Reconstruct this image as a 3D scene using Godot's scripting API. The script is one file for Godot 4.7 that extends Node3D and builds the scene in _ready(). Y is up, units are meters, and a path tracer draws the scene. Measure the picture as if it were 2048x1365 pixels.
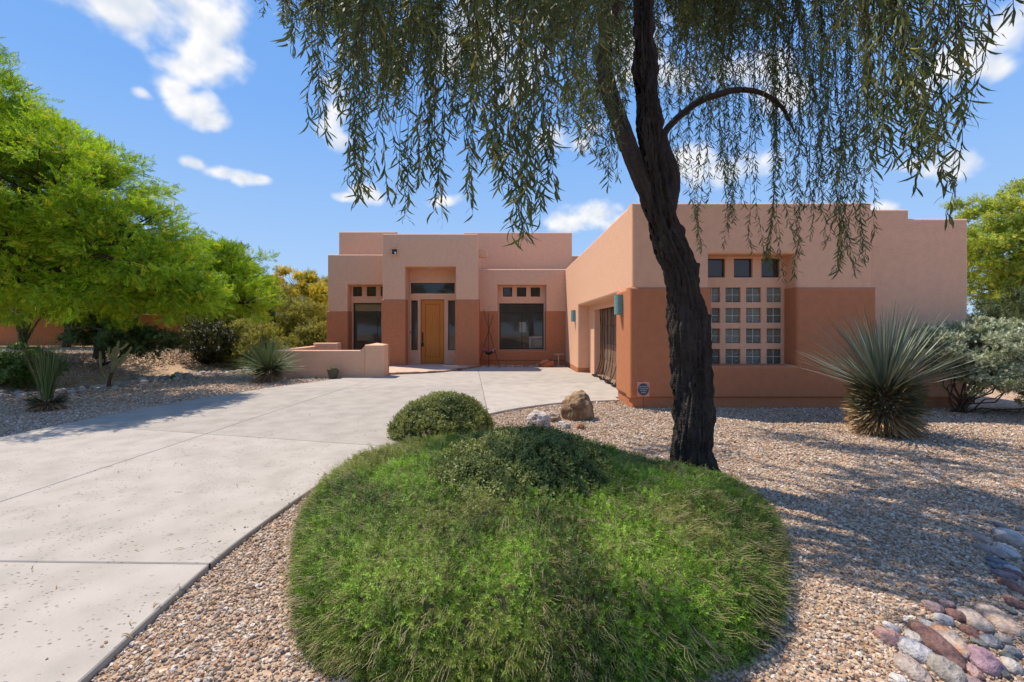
extends Node3D
# Desert stucco house with a weeping acacia. x right, y up, the street side is +z; depths in front of the camera are -z.

var rng := RandomNumberGenerator.new()
var names := {}
var mats := {}
var noise_a := FastNoiseLite.new()
var noise_b := FastNoiseLite.new()

# ------------------------------------------------------------------ helpers
class MB:
	var v := PackedVector3Array()
	var n := PackedVector3Array()
	var c := PackedColorArray()
	var uv := PackedVector2Array()
	var ix := PackedInt32Array()
	var col := Color(1, 1, 1)
	func vert(p: Vector3, q: Vector3, t := Vector2.ZERO) -> int:
		v.append(p); n.append(q); c.append(col); uv.append(t)
		return v.size() - 1
	func face(a: int, b: int, d: int) -> void:
		var g: Vector3 = (v[b] - v[a]).cross(v[d] - v[a])
		if g.dot(n[a] + n[b] + n[d]) > 0.0:
			ix.append(a); ix.append(d); ix.append(b)
		else:
			ix.append(a); ix.append(b); ix.append(d)
	func tri(a: Vector3, b: Vector3, d: Vector3) -> void:
		var q: Vector3 = (b - a).cross(d - a).normalized()
		var i := vert(a, q); vert(b, q); vert(d, q)
		face(i, i + 1, i + 2)
	func quad(a: Vector3, b: Vector3, d: Vector3, e: Vector3, q: Vector3) -> void:
		var i := vert(a, q, Vector2(0, 0)); vert(b, q, Vector2(1, 0)); vert(d, q, Vector2(1, 1)); vert(e, q, Vector2(0, 1))
		face(i, i + 1, i + 2); face(i, i + 2, i + 3)
	func quadn(p: Array, q: Array) -> void:
		var i := v.size()
		for k in 4:
			vert(p[k], q[k])
		face(i, i + 1, i + 2); face(i, i + 2, i + 3)
	func box(lo: Vector3, hi: Vector3, b := 0.0, xf := Transform3D()) -> void:
		# a box with chamfered edges
		var m: Vector3 = (lo + hi) / 2.0
		var h: Vector3 = (hi - lo) / 2.0
		b = minf(b, minf(h.x, minf(h.y, h.z)) * 0.9)
		var ax := [Vector3.RIGHT, Vector3.UP, Vector3.BACK]
		for k in 3:
			for s in [-1.0, 1.0]:
				var u: Vector3 = ax[(k + 1) % 3]
				var w: Vector3 = ax[(k + 2) % 3]
				var d: Vector3 = ax[k] * s
				var hu: float = h[(k + 1) % 3] - b
				var hw: float = h[(k + 2) % 3] - b
				var o: Vector3 = m + d * h[k]
				quad(xf * (o - u * hu - w * hw), xf * (o + u * hu - w * hw), xf * (o + u * hu + w * hw), xf * (o - u * hu + w * hw), xf.basis * d)
		if b <= 0.0:
			return
		for k in 3:
			var i1 := (k + 1) % 3
			var i2 := (k + 2) % 3
			for s in [-1.0, 1.0]:
				for t in [-1.0, 1.0]:
					var p: Vector3 = m + ax[i1] * s * h[i1] + ax[i2] * t * (h[i2] - b)
					var r: Vector3 = m + ax[i1] * s * (h[i1] - b) + ax[i2] * t * h[i2]
					var e: Vector3 = ax[k] * (h[k] - b)
					var q: Vector3 = (ax[i1] * s + ax[i2] * t).normalized()
					quad(xf * (p - e), xf * (p + e), xf * (r + e), xf * (r - e), xf.basis * q)
		for s in [-1.0, 1.0]:
			for t in [-1.0, 1.0]:
				for w in [-1.0, 1.0]:
					var k := Vector3(s, t, w)
					var a: Vector3 = m + Vector3(s * h.x, t * (h.y - b), w * (h.z - b))
					var d: Vector3 = m + Vector3(s * (h.x - b), t * h.y, w * (h.z - b))
					var e: Vector3 = m + Vector3(s * (h.x - b), t * (h.y - b), w * h.z)
					var q: Vector3 = xf.basis * k.normalized()
					var i := vert(xf * a, q); vert(xf * d, q); vert(xf * e, q)
					face(i, i + 1, i + 2)
	func tube(pts: Array, rad: Array, seg := 8, cap := true) -> void:
		var first := v.size()
		var side := Vector3.RIGHT
		for k in pts.size():
			var d: Vector3 = (pts[mini(k + 1, pts.size() - 1)] - pts[maxi(k - 1, 0)]).normalized()
			side = side - d * side.dot(d)
			if side.length() < 0.05:
				side = d.cross(Vector3(0.3, 0.5, 0.8))
			side = side.normalized()
			var up: Vector3 = d.cross(side)
			for j in seg:
				var a := TAU * j / seg
				var q: Vector3 = side * cos(a) + up * sin(a)
				vert(pts[k] + q * rad[k], q, Vector2(float(j) / seg, k))
		for k in pts.size() - 1:
			for j in seg:
				var a := first + k * seg + j
				var b := first + k * seg + (j + 1) % seg
				face(a, b, b + seg); face(a, b + seg, a + seg)
		if cap:
			for e in [0, pts.size() - 1]:
				var d: Vector3 = (pts[0] - pts[1]).normalized() if e == 0 else (pts[e] - pts[e - 1]).normalized()
				var m := vert(pts[e], d)
				var s0 := v.size()
				for j in seg:
					vert(v[first + e * seg + j], d)
				for j in seg:
					face(m, s0 + j, s0 + (j + 1) % seg)
	func lathe(prof: Array, seg := 24, at := Vector3.ZERO) -> void:
		# prof: [radius, height]
		for k in prof.size() - 1:
			var d := Vector2(prof[k + 1][0] - prof[k][0], prof[k + 1][1] - prof[k][1]).normalized()
			var i := v.size()
			for j in seg + 1:
				var a := TAU * j / seg
				var q := Vector3(cos(a) * d.y, -d.x, sin(a) * d.y)
				vert(at + Vector3(cos(a) * prof[k][0], prof[k][1], sin(a) * prof[k][0]), q)
				vert(at + Vector3(cos(a) * prof[k + 1][0], prof[k + 1][1], sin(a) * prof[k + 1][0]), q)
			for j in seg:
				var s := i + j * 2
				face(s, s + 1, s + 3); face(s, s + 3, s + 2)
	func mesh(flat := false) -> ArrayMesh:
		var a := []
		a.resize(Mesh.ARRAY_MAX)
		a[Mesh.ARRAY_VERTEX] = v
		if not flat:
			a[Mesh.ARRAY_NORMAL] = n
		a[Mesh.ARRAY_COLOR] = c
		a[Mesh.ARRAY_TEX_UV] = uv
		a[Mesh.ARRAY_INDEX] = ix
		var m := ArrayMesh.new()
		m.add_surface_from_arrays(Mesh.PRIMITIVE_TRIANGLES, a)
		return m

func numbered(called: String) -> String:
	names[called] = names.get(called, -1) + 1
	return called if names[called] == 0 else "%s_%03d" % [called, names[called]]

func tag(o: Node, label: String, category: String, group := "") -> void:
	o.set_meta("label", label); o.set_meta("category", category)
	if group:
		o.set_meta("group", group)

func thing(called: String, label: String, category: String, at := Vector3.ZERO, turn := 0.0, group := "") -> Node3D:
	var o := Node3D.new()
	o.name = numbered(called)
	add_child(o)
	o.position = at
	o.rotation.y = turn
	tag(o, label, category, group)
	return o

func part(parent: Node, called: String, mesh: Mesh, m: Material, xf := Transform3D(), label := "") -> MeshInstance3D:
	var o := MeshInstance3D.new()
	o.name = called
	o.mesh = mesh
	o.material_override = m
	parent.add_child(o, true)
	o.transform = xf
	if label:
		o.set_meta("label", label)
	return o

func struct(called: String, mesh: Mesh, m: Material) -> MeshInstance3D:
	var o := part(self, called, mesh, m)
	o.set_meta("kind", "structure")
	return o

func copies(parent: Node, called: String, mesh: Mesh, m: Material, buf: PackedFloat32Array) -> MultiMeshInstance3D:
	var mm := MultiMesh.new()
	mm.transform_format = MultiMesh.TRANSFORM_3D
	mm.use_colors = true
	mm.mesh = mesh
	mm.instance_count = buf.size() / 16
	mm.buffer = buf
	var o := MultiMeshInstance3D.new()
	o.name = called
	o.multimesh = mm
	o.material_override = m
	o.set_meta("kind", "stuff")
	parent.add_child(o, true)
	return o

func put(buf: PackedFloat32Array, b: Basis, o: Vector3, c: Color) -> void:
	buf.append_array(PackedFloat32Array([b.x.x, b.y.x, b.z.x, o.x, b.x.y, b.y.y, b.z.y, o.y, b.x.z, b.y.z, b.z.z, o.z, c.r, c.g, c.b, 1.0]))

func R(a: float, b: float) -> float:
	return rng.randf_range(a, b)

func rdir() -> Vector3:
	var z := R(-1, 1)
	var a := R(0, TAU)
	var s := sqrt(1.0 - z * z)
	return Vector3(s * cos(a), z, s * sin(a))

func along(d: Vector3, spin := 0.0) -> Basis:
	# a basis whose y runs along d
	var s: Vector3 = d.cross(Vector3.UP if absf(d.y) < 0.95 else Vector3.RIGHT).normalized()
	return Basis(s, d, s.cross(d)) * Basis(Vector3.UP, spin)

func lin(r: float, g: float, b: float) -> Color:
	return Color(r, g, b).linear_to_srgb()

func tint(a: Color, b: Color, t: float, k := 1.0) -> Color:
	var c := a.lerp(b, t)
	return Color(c.r * k, c.g * k, c.b * k)

func land(x: float, z: float) -> float:
	# the ground: level, with a low berm beyond the dry creek bed on the left
	var d := creek(-z) - x
	var t := clampf((d - 0.9) / 3.4, 0.0, 1.0)
	return 0.7 * t * t * (3.0 - 2.0 * t) * clampf((-z - 6.0) / 3.0, 0.0, 1.0)

func creek(depth: float) -> float:
	var p := [[6.0, -13.0], [10.0, -11.5], [10.6, -11.0], [11.4, -10.6], [13.0, -10.55], [14.7, -10.3], [16.2, -9.4], [20.0, -8.8], [40.0, -8.8]]
	for k in p.size() - 1:
		if depth < p[k + 1][0]:
			return lerpf(p[k][1], p[k + 1][1], clampf((depth - p[k][0]) / (p[k + 1][0] - p[k][0]), 0.0, 1.0))
	return -8.8

# ------------------------------------------------------------------ textures and materials
func noise_image(size: int, freq: float, octaves: int, type := FastNoiseLite.TYPE_SIMPLEX_SMOOTH, cell := -1, s := 1) -> Image:
	var f := FastNoiseLite.new()
	f.seed = s
	f.noise_type = type
	f.frequency = freq
	f.fractal_type = FastNoiseLite.FRACTAL_FBM if octaves > 1 else FastNoiseLite.FRACTAL_NONE
	f.fractal_octaves = octaves
	if cell >= 0:
		f.cellular_return_type = cell
	var im := f.get_seamless_image(size, size)
	im.convert(Image.FORMAT_L8)
	return im

func ramp(grey: Image, stops: Array, speck := 0.0) -> ImageTexture:
	# grey level -> colour (linear values), with grain
	var lut := []
	for i in 256:
		var t := i / 255.0 * (stops.size() - 1)
		var k := mini(int(t), stops.size() - 2)
		lut.append(stops[k].lerp(stops[k + 1], t - k).linear_to_srgb())
	var d := grey.get_data()
	var out := PackedByteArray()
	out.resize(d.size() * 3)
	var r := RandomNumberGenerator.new()
	r.seed = 7
	for i in d.size():
		var c: Color = lut[d[i]]
		var k := 255.0 * (1.0 + speck * (r.randf() - 0.5))
		out[i * 3] = clampi(int(c.r * k), 0, 255)
		out[i * 3 + 1] = clampi(int(c.g * k), 0, 255)
		out[i * 3 + 2] = clampi(int(c.b * k), 0, 255)
	return ImageTexture.create_from_image(Image.create_from_data(grey.get_width(), grey.get_height(), false, Image.FORMAT_RGB8, out))

func mat(c: Color, rough := 0.9, spec := 0.5) -> StandardMaterial3D:
	var m := StandardMaterial3D.new()
	m.albedo_color = c
	m.roughness = rough
	m.metallic_specular = spec
	return m

func tiled(m: StandardMaterial3D, tex: Texture2D, height: Texture2D, scale: float, relief: float) -> StandardMaterial3D:
	m.albedo_texture = tex
	if height:
		m.heightmap_enabled = true
		m.heightmap_texture = height
		m.heightmap_scale = relief
	m.uv1_triplanar = true
	m.uv1_world_triplanar = true
	m.uv1_scale = Vector3(scale, scale, scale)
	return m

func leafy(rough := 0.55, through := 0.35, spec := 0.4) -> StandardMaterial3D:
	var m := mat(Color(1, 1, 1), rough, spec)
	m.vertex_color_use_as_albedo = true
	m.backlight_enabled = true
	m.backlight = lin(through, through, through * 0.6)
	return m

func make_materials() -> void:
	var grain := noise_image(1024, 0.012, 6, FastNoiseLite.TYPE_SIMPLEX_SMOOTH, -1, 3)
	var sand := ImageTexture.create_from_image(noise_image(1024, 0.09, 4, FastNoiseLite.TYPE_SIMPLEX_SMOOTH, -1, 5))
	var light := Color(0.76, 0.445, 0.29)
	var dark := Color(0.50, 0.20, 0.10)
	mats.stucco = tiled(mat(Color(1, 1, 1), 0.95, 0.25), ramp(grain, [light * 0.94, light, light * 1.05], 0.06), sand, 0.42, 1.1)
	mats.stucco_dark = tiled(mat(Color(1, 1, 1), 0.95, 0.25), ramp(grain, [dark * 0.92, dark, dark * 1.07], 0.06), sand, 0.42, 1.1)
	# salt-finished concrete: pale, mottled, with small dark pits
	var con := noise_image(1024, 0.006, 6, FastNoiseLite.TYPE_SIMPLEX_SMOOTH, -1, 11)
	var ct := ramp(con, [Color(0.335, 0.305, 0.265), Color(0.40, 0.36, 0.315), Color(0.44, 0.40, 0.355)], 0.06)
	var ci := ct.get_image()
	var hi := Image.create(1024, 1024, false, Image.FORMAT_L8)
	hi.fill(Color(0.8, 0.8, 0.8))
	rng.seed = 41
	for k in 5200:
		var x := rng.randi_range(0, 1019)
		var y := rng.randi_range(0, 1019)
		if noise_a.get_noise_2d(x * 0.6, y * 0.6) + R(-0.35, 0.35) < -0.05:
			continue
		var w := rng.randi_range(2, 5)
		var h := rng.randi_range(1, 3)
		var pit := Color(0.15, 0.13, 0.115).lerp(Color(0.34, 0.3, 0.27), R(0, 1)).linear_to_srgb()
		ci.fill_rect(Rect2i(x, y, w, h), pit)
		hi.fill_rect(Rect2i(x, y, w, h), Color(0.2, 0.2, 0.2))
	mats.concrete = tiled(mat(Color(1, 1, 1), 0.9, 0.3), ImageTexture.create_from_image(ci), ImageTexture.create_from_image(hi), 0.29, 0.5)
	# crushed granite
	var cells := noise_image(1024, 0.07, 1, FastNoiseLite.TYPE_CELLULAR, FastNoiseLite.RETURN_CELL_VALUE, 21)
	var dist := noise_image(1024, 0.07, 1, FastNoiseLite.TYPE_CELLULAR, FastNoiseLite.RETURN_DISTANCE, 21)
	var gt := ramp(cells, [Color(0.20, 0.13, 0.085), Color(0.39, 0.26, 0.165), Color(0.47, 0.345, 0.235), Color(0.43, 0.28, 0.175), Color(0.55, 0.44, 0.34), Color(0.33, 0.2, 0.12), Color(0.50, 0.37, 0.26)], 0.12)
	mats.ground = tiled(mat(Color(1, 1, 1), 0.95, 0.2), gt, ImageTexture.create_from_image(dist), 0.4, -2.0)
	mats.stone = mat(Color(1, 1, 1), 0.92, 0.3)
	mats.stone.vertex_color_use_as_albedo = true
	var sp := noise_image(512, 0.03, 5, FastNoiseLite.TYPE_SIMPLEX_SMOOTH, -1, 31)
	var spt := ramp(sp, [Color(0.45, 0.42, 0.4), Color(0.85, 0.83, 0.82), Color(1, 1, 1)], 0.25)
	mats.rock = tiled(mat(Color(1, 1, 1), 0.85, 0.35), spt, ImageTexture.create_from_image(sp), 2.2, 1.2)
	mats.rock.vertex_color_use_as_albedo = true
	mats.rock.uv1_world_triplanar = false
	mats.bark = tiled(mat(Color(1, 1, 1), 0.95, 0.3), ramp(noise_image(512, 0.02, 5), [Color(0.5, 0.47, 0.45), Color(1, 0.97, 0.94)], 0.25), ImageTexture.create_from_image(noise_image(512, 0.05, 4)), 1.4, 1.5)
	mats.bark.vertex_color_use_as_albedo = true
	mats.twig = mat(lin(0.075, 0.055, 0.04), 0.9, 0.3)
	mats.leaf = leafy(0.62, 0.35, 0.3)
	mats.feather = leafy(0.6, 0.75)
	mats.sprig = leafy(0.5, 0.5)
	mats.blade = leafy(0.5, 0.12)
	mats.dry = leafy(0.85, 0.1, 0.2)
	mats.bronze = mat(lin(0.035, 0.025, 0.02), 0.45, 0.5)
	mats.glass = mat(Color(0.75, 0.82, 0.8, 0.06), 0.02, 0.5)
	mats.glass.transparency = BaseMaterial3D.TRANSPARENCY_ALPHA
	mats.room = mat(lin(0.35, 0.27, 0.2), 0.95, 0.2)
	var wood := noise_image(512, 0.012, 5, FastNoiseLite.TYPE_SIMPLEX_SMOOTH, -1, 61)
	mats.wood = tiled(mat(Color(1, 1, 1), 0.45, 0.5), ramp(wood, [Color(0.22, 0.055, 0.005), Color(0.52, 0.165, 0.012), Color(0.62, 0.21, 0.018), Color(0.34, 0.095, 0.008)], 0.1), ImageTexture.create_from_image(wood), 1.0, 0.4)
	mats.wood.uv1_scale = Vector3(5.0, 0.12, 5.0)
	var ver := noise_image(256, 0.05, 4, FastNoiseLite.TYPE_SIMPLEX_SMOOTH, -1, 71)
	mats.verdigris = tiled(mat(Color(1, 1, 1), 0.7, 0.5), ramp(ver, [Color(0.05, 0.045, 0.03), Color(0.10, 0.2, 0.19), Color(0.2, 0.38, 0.36), Color(0.08, 0.07, 0.045)], 0.3), ImageTexture.create_from_image(ver), 3.0, 0.6)
	mats.block = mat(lin(0.10, 0.11, 0.085), 0.12, 0.6)
	mats.block.clearcoat_enabled = true
	mats.block.clearcoat = 0.6
	mats.block.heightmap_enabled = true
	mats.block.heightmap_texture = ImageTexture.create_from_image(noise_image(256, 0.035, 2, FastNoiseLite.TYPE_SIMPLEX_SMOOTH, -1, 81))
	mats.block.heightmap_scale = 2.5
	mats.block.uv1_triplanar = true
	mats.block.uv1_world_triplanar = true
	mats.block.uv1_scale = Vector3(2, 2, 2)
	mats.grout = mat(lin(0.62, 0.58, 0.5), 0.9, 0.3)
	mats.screen = mat(Color(0.36, 0.27, 0.21, 0.38), 0.9, 0.1)
	mats.screen.transparency = BaseMaterial3D.TRANSPARENCY_ALPHA
	mats.seam = mat(lin(0.03, 0.022, 0.018), 0.95, 0.1)
	mats.garage_door = mat(lin(0.48, 0.32, 0.23), 0.7, 0.4)
	mats.flag = tiled(mat(Color(1, 1, 1), 0.9, 0.3), ramp(con, [Color(0.45, 0.33, 0.25), Color(0.58, 0.45, 0.36)], 0.1), sand, 0.5, 0.6)
	mats.white = mat(lin(0.7, 0.68, 0.64), 0.6, 0.4)
	mats.iron = mat(lin(0.02, 0.015, 0.012), 0.6, 0.5)
	mats.bamboo = mat(lin(0.30, 0.19, 0.09), 0.8, 0.3)

# ------------------------------------------------------------------ stucco walls
func facade(mb: MB, xf: Transform3D, sol: Array, holes: Array, depth: float, r: float, open := "") -> void:
	# a wall front in the plane z = 0 of xf made of the rectangles sol [x0, x1, y0, y1] less the holes [x0, x1, y0, y1, depth]; rounded edges of radius r
	var xs := []
	var ys := []
	var bx := [1e9, -1e9, 1e9, -1e9]
	for s in sol:
		xs.append(s[0]); xs.append(s[1]); ys.append(s[2]); ys.append(s[3])
		bx = [minf(bx[0], s[0]), maxf(bx[1], s[1]), minf(bx[2], s[2]), maxf(bx[3], s[3])]
	for h in holes:
		for k in 2:
			if h[k] > bx[0] and h[k] < bx[1]:
				xs.append(h[k])
			if h[2 + k] > bx[2] and h[2 + k] < bx[3]:
				ys.append(h[2 + k])
	xs.sort(); ys.sort()
	var ux := []
	var uy := []
	for a in xs:
		if ux.is_empty() or a - ux[-1] > 0.001:
			ux.append(a)
	for a in ys:
		if uy.is_empty() or a - uy[-1] > 0.001:
			uy.append(a)
	var nx := ux.size() - 1
	var ny := uy.size() - 1
	var grid := {}
	var deep := {}
	for i in range(-1, nx + 1):
		for j in range(-1, ny + 1):
			var key := Vector2i(i, j)
			deep[key] = depth
			if i < 0 or j < 0 or i >= nx or j >= ny:
				grid[key] = 1 if (i < 0 and "l" in open) or (i >= nx and "r" in open) or (j < 0 and "b" in open) or (j >= ny and "t" in open) else 0
				continue
			var p := Vector2((ux[i] + ux[i + 1]) / 2, (uy[j] + uy[j + 1]) / 2)
			var full := 0
			for s in sol:
				if p.x > s[0] and p.x < s[1] and p.y > s[2] and p.y < s[3]:
					full = 1
			for h in holes:
				if p.x > h[0] and p.x < h[1] and p.y > h[2] and p.y < h[3]:
					full = 0
					deep[key] = h[4]
			grid[key] = full
	# at open sides a hole that runs out there stays a hole
	for i in range(0, nx):
		if "b" in open: grid[Vector2i(i, -1)] = grid[Vector2i(i, 0)]
		if "t" in open: grid[Vector2i(i, ny)] = grid[Vector2i(i, ny - 1)]
	for j in range(-1, ny + 1):
		if "l" in open: grid[Vector2i(-1, j)] = grid[Vector2i(0, j)]
		if "r" in open: grid[Vector2i(nx, j)] = grid[Vector2i(nx - 1, j)]
	for i in [-1, nx]:
		if ("l" in open and i < 0) or ("r" in open and i > 0): continue
		if "b" in open: grid[Vector2i(i, -1)] = grid[Vector2i(i, 0)]
		if "t" in open: grid[Vector2i(i, ny)] = grid[Vector2i(i, ny - 1)]
	var off := func(i: int, j: int) -> Vector2:
		var a: int = grid[Vector2i(i - 1, j - 1)]
		var b: int = grid[Vector2i(i, j - 1)]
		var d: int = grid[Vector2i(i - 1, j)]
		var e: int = grid[Vector2i(i, j)]
		return Vector2(signi((b + e) - (a + d)), signi((d + e) - (a + b)))
	var at := func(i: int, j: int, th: float) -> Vector3:
		var o: Vector2 = off.call(i, j)
		var k := r * (1.0 - sin(th))
		return Vector3(ux[i] + o.x * k, uy[j] + o.y * k, -r * (1.0 - cos(th)))
	for i in nx:
		for j in ny:
			if grid[Vector2i(i, j)] == 0:
				continue
			mb.quad(xf * at.call(i, j, 0.0), xf * at.call(i + 1, j, 0.0), xf * at.call(i + 1, j + 1, 0.0), xf * at.call(i, j + 1, 0.0), xf.basis.z)
			for e in [[-1, 0, i, j, i, j + 1], [1, 0, i + 1, j, i + 1, j + 1], [0, -1, i, j, i + 1, j], [0, 1, i, j + 1, i + 1, j + 1]]:
				var nb := Vector2i(i + e[0], j + e[1])
				if grid[nb] == 1:
					continue
				if (nb.x < 0 and "l" in open) or (nb.x >= nx and "r" in open) or (nb.y < 0 and "b" in open) or (nb.y >= ny and "t" in open):
					continue
				var w := Vector3(e[0], e[1], 0)
				var steps := 8
				for s in steps:
					var t0 := PI / 2 * s / steps
					var t1 := PI / 2 * (s + 1) / steps
					var n0: Vector3 = xf.basis * (w * sin(t0) + Vector3.BACK * cos(t0))
					var n1: Vector3 = xf.basis * (w * sin(t1) + Vector3.BACK * cos(t1))
					mb.quadn([xf * at.call(e[2], e[3], t0), xf * at.call(e[4], e[5], t0), xf * at.call(e[4], e[5], t1), xf * at.call(e[2], e[3], t1)], [n0, n0, n1, n1])
				var p: Vector3 = at.call(e[2], e[3], PI / 2)
				var q: Vector3 = at.call(e[4], e[5], PI / 2)
				var back := Vector3(0, 0, -deep[nb] - p.z)
				mb.quad(xf * p, xf * q, xf * (q + back), xf * (p + back), xf.basis * w)

func front(depth: float) -> Transform3D:
	return Transform3D(Basis(), Vector3(0, 0, -depth))

func leftward(x: float) -> Transform3D:
	# plane that faces -x; local x is world z
	return Transform3D(Basis(Vector3(0, 0, 1), Vector3.UP, Vector3(-1, 0, 0)), Vector3(x, 0, 0))

func wall(house: Node, called: String, m: Material, xf: Transform3D, sol: Array, holes: Array, depth: float, open := "", r := 0.065) -> void:
	var mb := MB.new()
	facade(mb, xf, sol, holes, depth, r, open)
	part(house, called, mb.mesh(), m)

func window(house: Node, x0: float, x1: float, y0: float, y1: float, z: float, bars := [], cross := [], called := "window", fw := 0.04) -> MeshInstance3D:
	# a bronze frame with panes; bars: x of upright bars, cross: y of level bars
	var mb := MB.new()
	for e in [[x0, x0 + fw, y0, y1], [x1 - fw, x1, y0, y1], [x0 + fw, x1 - fw, y0, y0 + fw], [x0 + fw, x1 - fw, y1 - fw, y1]]:
		mb.box(Vector3(e[0], e[2], z - 0.05), Vector3(e[1], e[3], z), 0.004)
	for b in bars:
		mb.box(Vector3(b - 0.015, y0 + fw, z - 0.045), Vector3(b + 0.015, (cross[0] - 0.015) if cross else y1 - fw, z - 0.006), 0.003)
	for b in cross:
		mb.box(Vector3(x0 + fw, b - 0.015, z - 0.046), Vector3(x1 - fw, b + 0.015, z - 0.005), 0.003)
	var w := part(house, called, mb.mesh(), mats.bronze)
	var cx := [x0 + fw] + bars + [x1 - fw]
	var cy := [y0 + fw] + cross + [y1 - fw]
	for j in cy.size() - 1:
		var span := cx if j == 0 else [x0 + fw, x1 - fw]
		for i in span.size() - 1:
			for k in 1:
				var g := MB.new()
				var a := Vector3(span[i], cy[j], z - 0.022 - 0.012 * k)
				var b := Vector3(span[i + 1], cy[j + 1], a.z)
				g.quad(a, Vector3(b.x, a.y, a.z), b, Vector3(a.x, b.y, a.z), Vector3.BACK)
				part(w, "pane", g.mesh(), mats.glass)
	return w

# ------------------------------------------------------------------ plants
func feather_mesh(pairs: int, s: int) -> ArrayMesh:
	# a feathery compound leaf along +y, one unit long
	rng.seed = s
	var mb := MB.new()
	for k in pairs:
		var y := 0.12 + 0.88 * k / pairs
		var bend := Vector3(0.12 * y * y, 0, -0.22 * y * y)
		for sd in [-1.0, 1.0]:
			var l := R(0.2, 0.3) * (1.1 - 0.5 * y)
			var d := Vector3(sd * R(0.8, 1), R(0.35, 0.8), R(-0.5, 0.3)).normalized() * l
			var w := Vector3(0, 0.045, R(-0.02, 0.03))
			var p := Vector3(0, y, 0) + bend
			var q := (d.cross(w)).normalized()
			var i := mb.vert(p, q); mb.vert(p + d * 0.5 + w, q); mb.vert(p + d, q); mb.vert(p + d * 0.5 - w, q)
			mb.face(i, i + 1, i + 2); mb.face(i, i + 2, i + 3)
	return mb.mesh()

func twig_mesh(count: int, s: int, l := 0.3, w := 0.1, up := 0.4, lean := 0.0) -> ArrayMesh:
	# leaves round a stem along +y, one unit long
	rng.seed = s
	var mb := MB.new()
	for k in count:
		var y := (k + R(0, 1)) / count
		var a := k * 2.4 + R(-0.5, 0.5)
		var d := Vector3(cos(a), R(up - 0.25, up + 0.35), sin(a)).normalized() * l * R(0.7, 1.15)
		var p := Vector3(lean * y * y, y, 0)
		var q: Vector3 = (d.cross(Vector3.UP)).normalized()
		var nn: Vector3 = q.cross(d).normalized()
		q = q * w * R(0.8, 1.2)
		var i := mb.vert(p, nn); mb.vert(p + d * 0.5 + q, nn); mb.vert(p + d, nn); mb.vert(p + d * 0.5 - q, nn)
		mb.face(i, i + 1, i + 2); mb.face(i, i + 2, i + 3)
	return mb.mesh()

func leaf_mesh(curve: float) -> ArrayMesh:
	# one slender leaf along +y, one unit long
	var mb := MB.new()
	var w := [0.012, 0.05, 0.055, 0.006]
	for k in 4:
		var t := k / 3.0
		var p := Vector3(curve * t * t, t, 0.12 * sin(t * 3.0))
		mb.vert(p - Vector3(w[k], 0, 0), Vector3(0, 0, 1)); mb.vert(p + Vector3(w[k], 0, 0), Vector3(0, 0, 1))
	for k in 3:
		mb.face(k * 2, k * 2 + 1, k * 2 + 3); mb.face(k * 2, k * 2 + 3, k * 2 + 2)
	return mb.mesh()

func blade_mesh(curve: float, w := 0.011, tip := Color(0.42, 0.3, 0.18)) -> ArrayMesh:
	# a stiff folded blade along +y, one unit long, with a dry tip
	var mb := MB.new()
	var n := 5
	for k in n + 1:
		var t := float(k) / n
		var h := w * (1.0 - 0.85 * t * t)
		var p := Vector3(0, t, curve * t * t)
		mb.col = Color(1, 1, 1) if t < 0.9 else tip * 4.0
		mb.vert(p + Vector3(-h, 0, h * 0.5), Vector3(-0.4, 0, 1).normalized())
		mb.vert(p, Vector3(0, 0, 1))
		mb.vert(p + Vector3(h, 0, h * 0.5), Vector3(0.4, 0, 1).normalized())
	for k in n:
		for j in 2:
			var a := k * 3 + j
			mb.face(a, a + 1, a + 4); mb.face(a, a + 4, a + 3)
	return mb.mesh()

func bough(a: Vector3, b: Vector3, lift: float, n := 6, wob := 0.06) -> Array:
	var pts := []
	var l := a.distance_to(b)
	for k in n + 1:
		var t := float(k) / n
		pts.append(a.lerp(b, t) + Vector3.UP * lift * sin(t * PI) + (rdir() * wob * l if k > 0 and k < n else Vector3.ZERO))
	return pts

func taper(r0: float, r1: float, n: int) -> Array:
	var out := []
	for k in n:
		out.append(lerpf(r0, r1, float(k) / (n - 1)))
	return out

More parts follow.
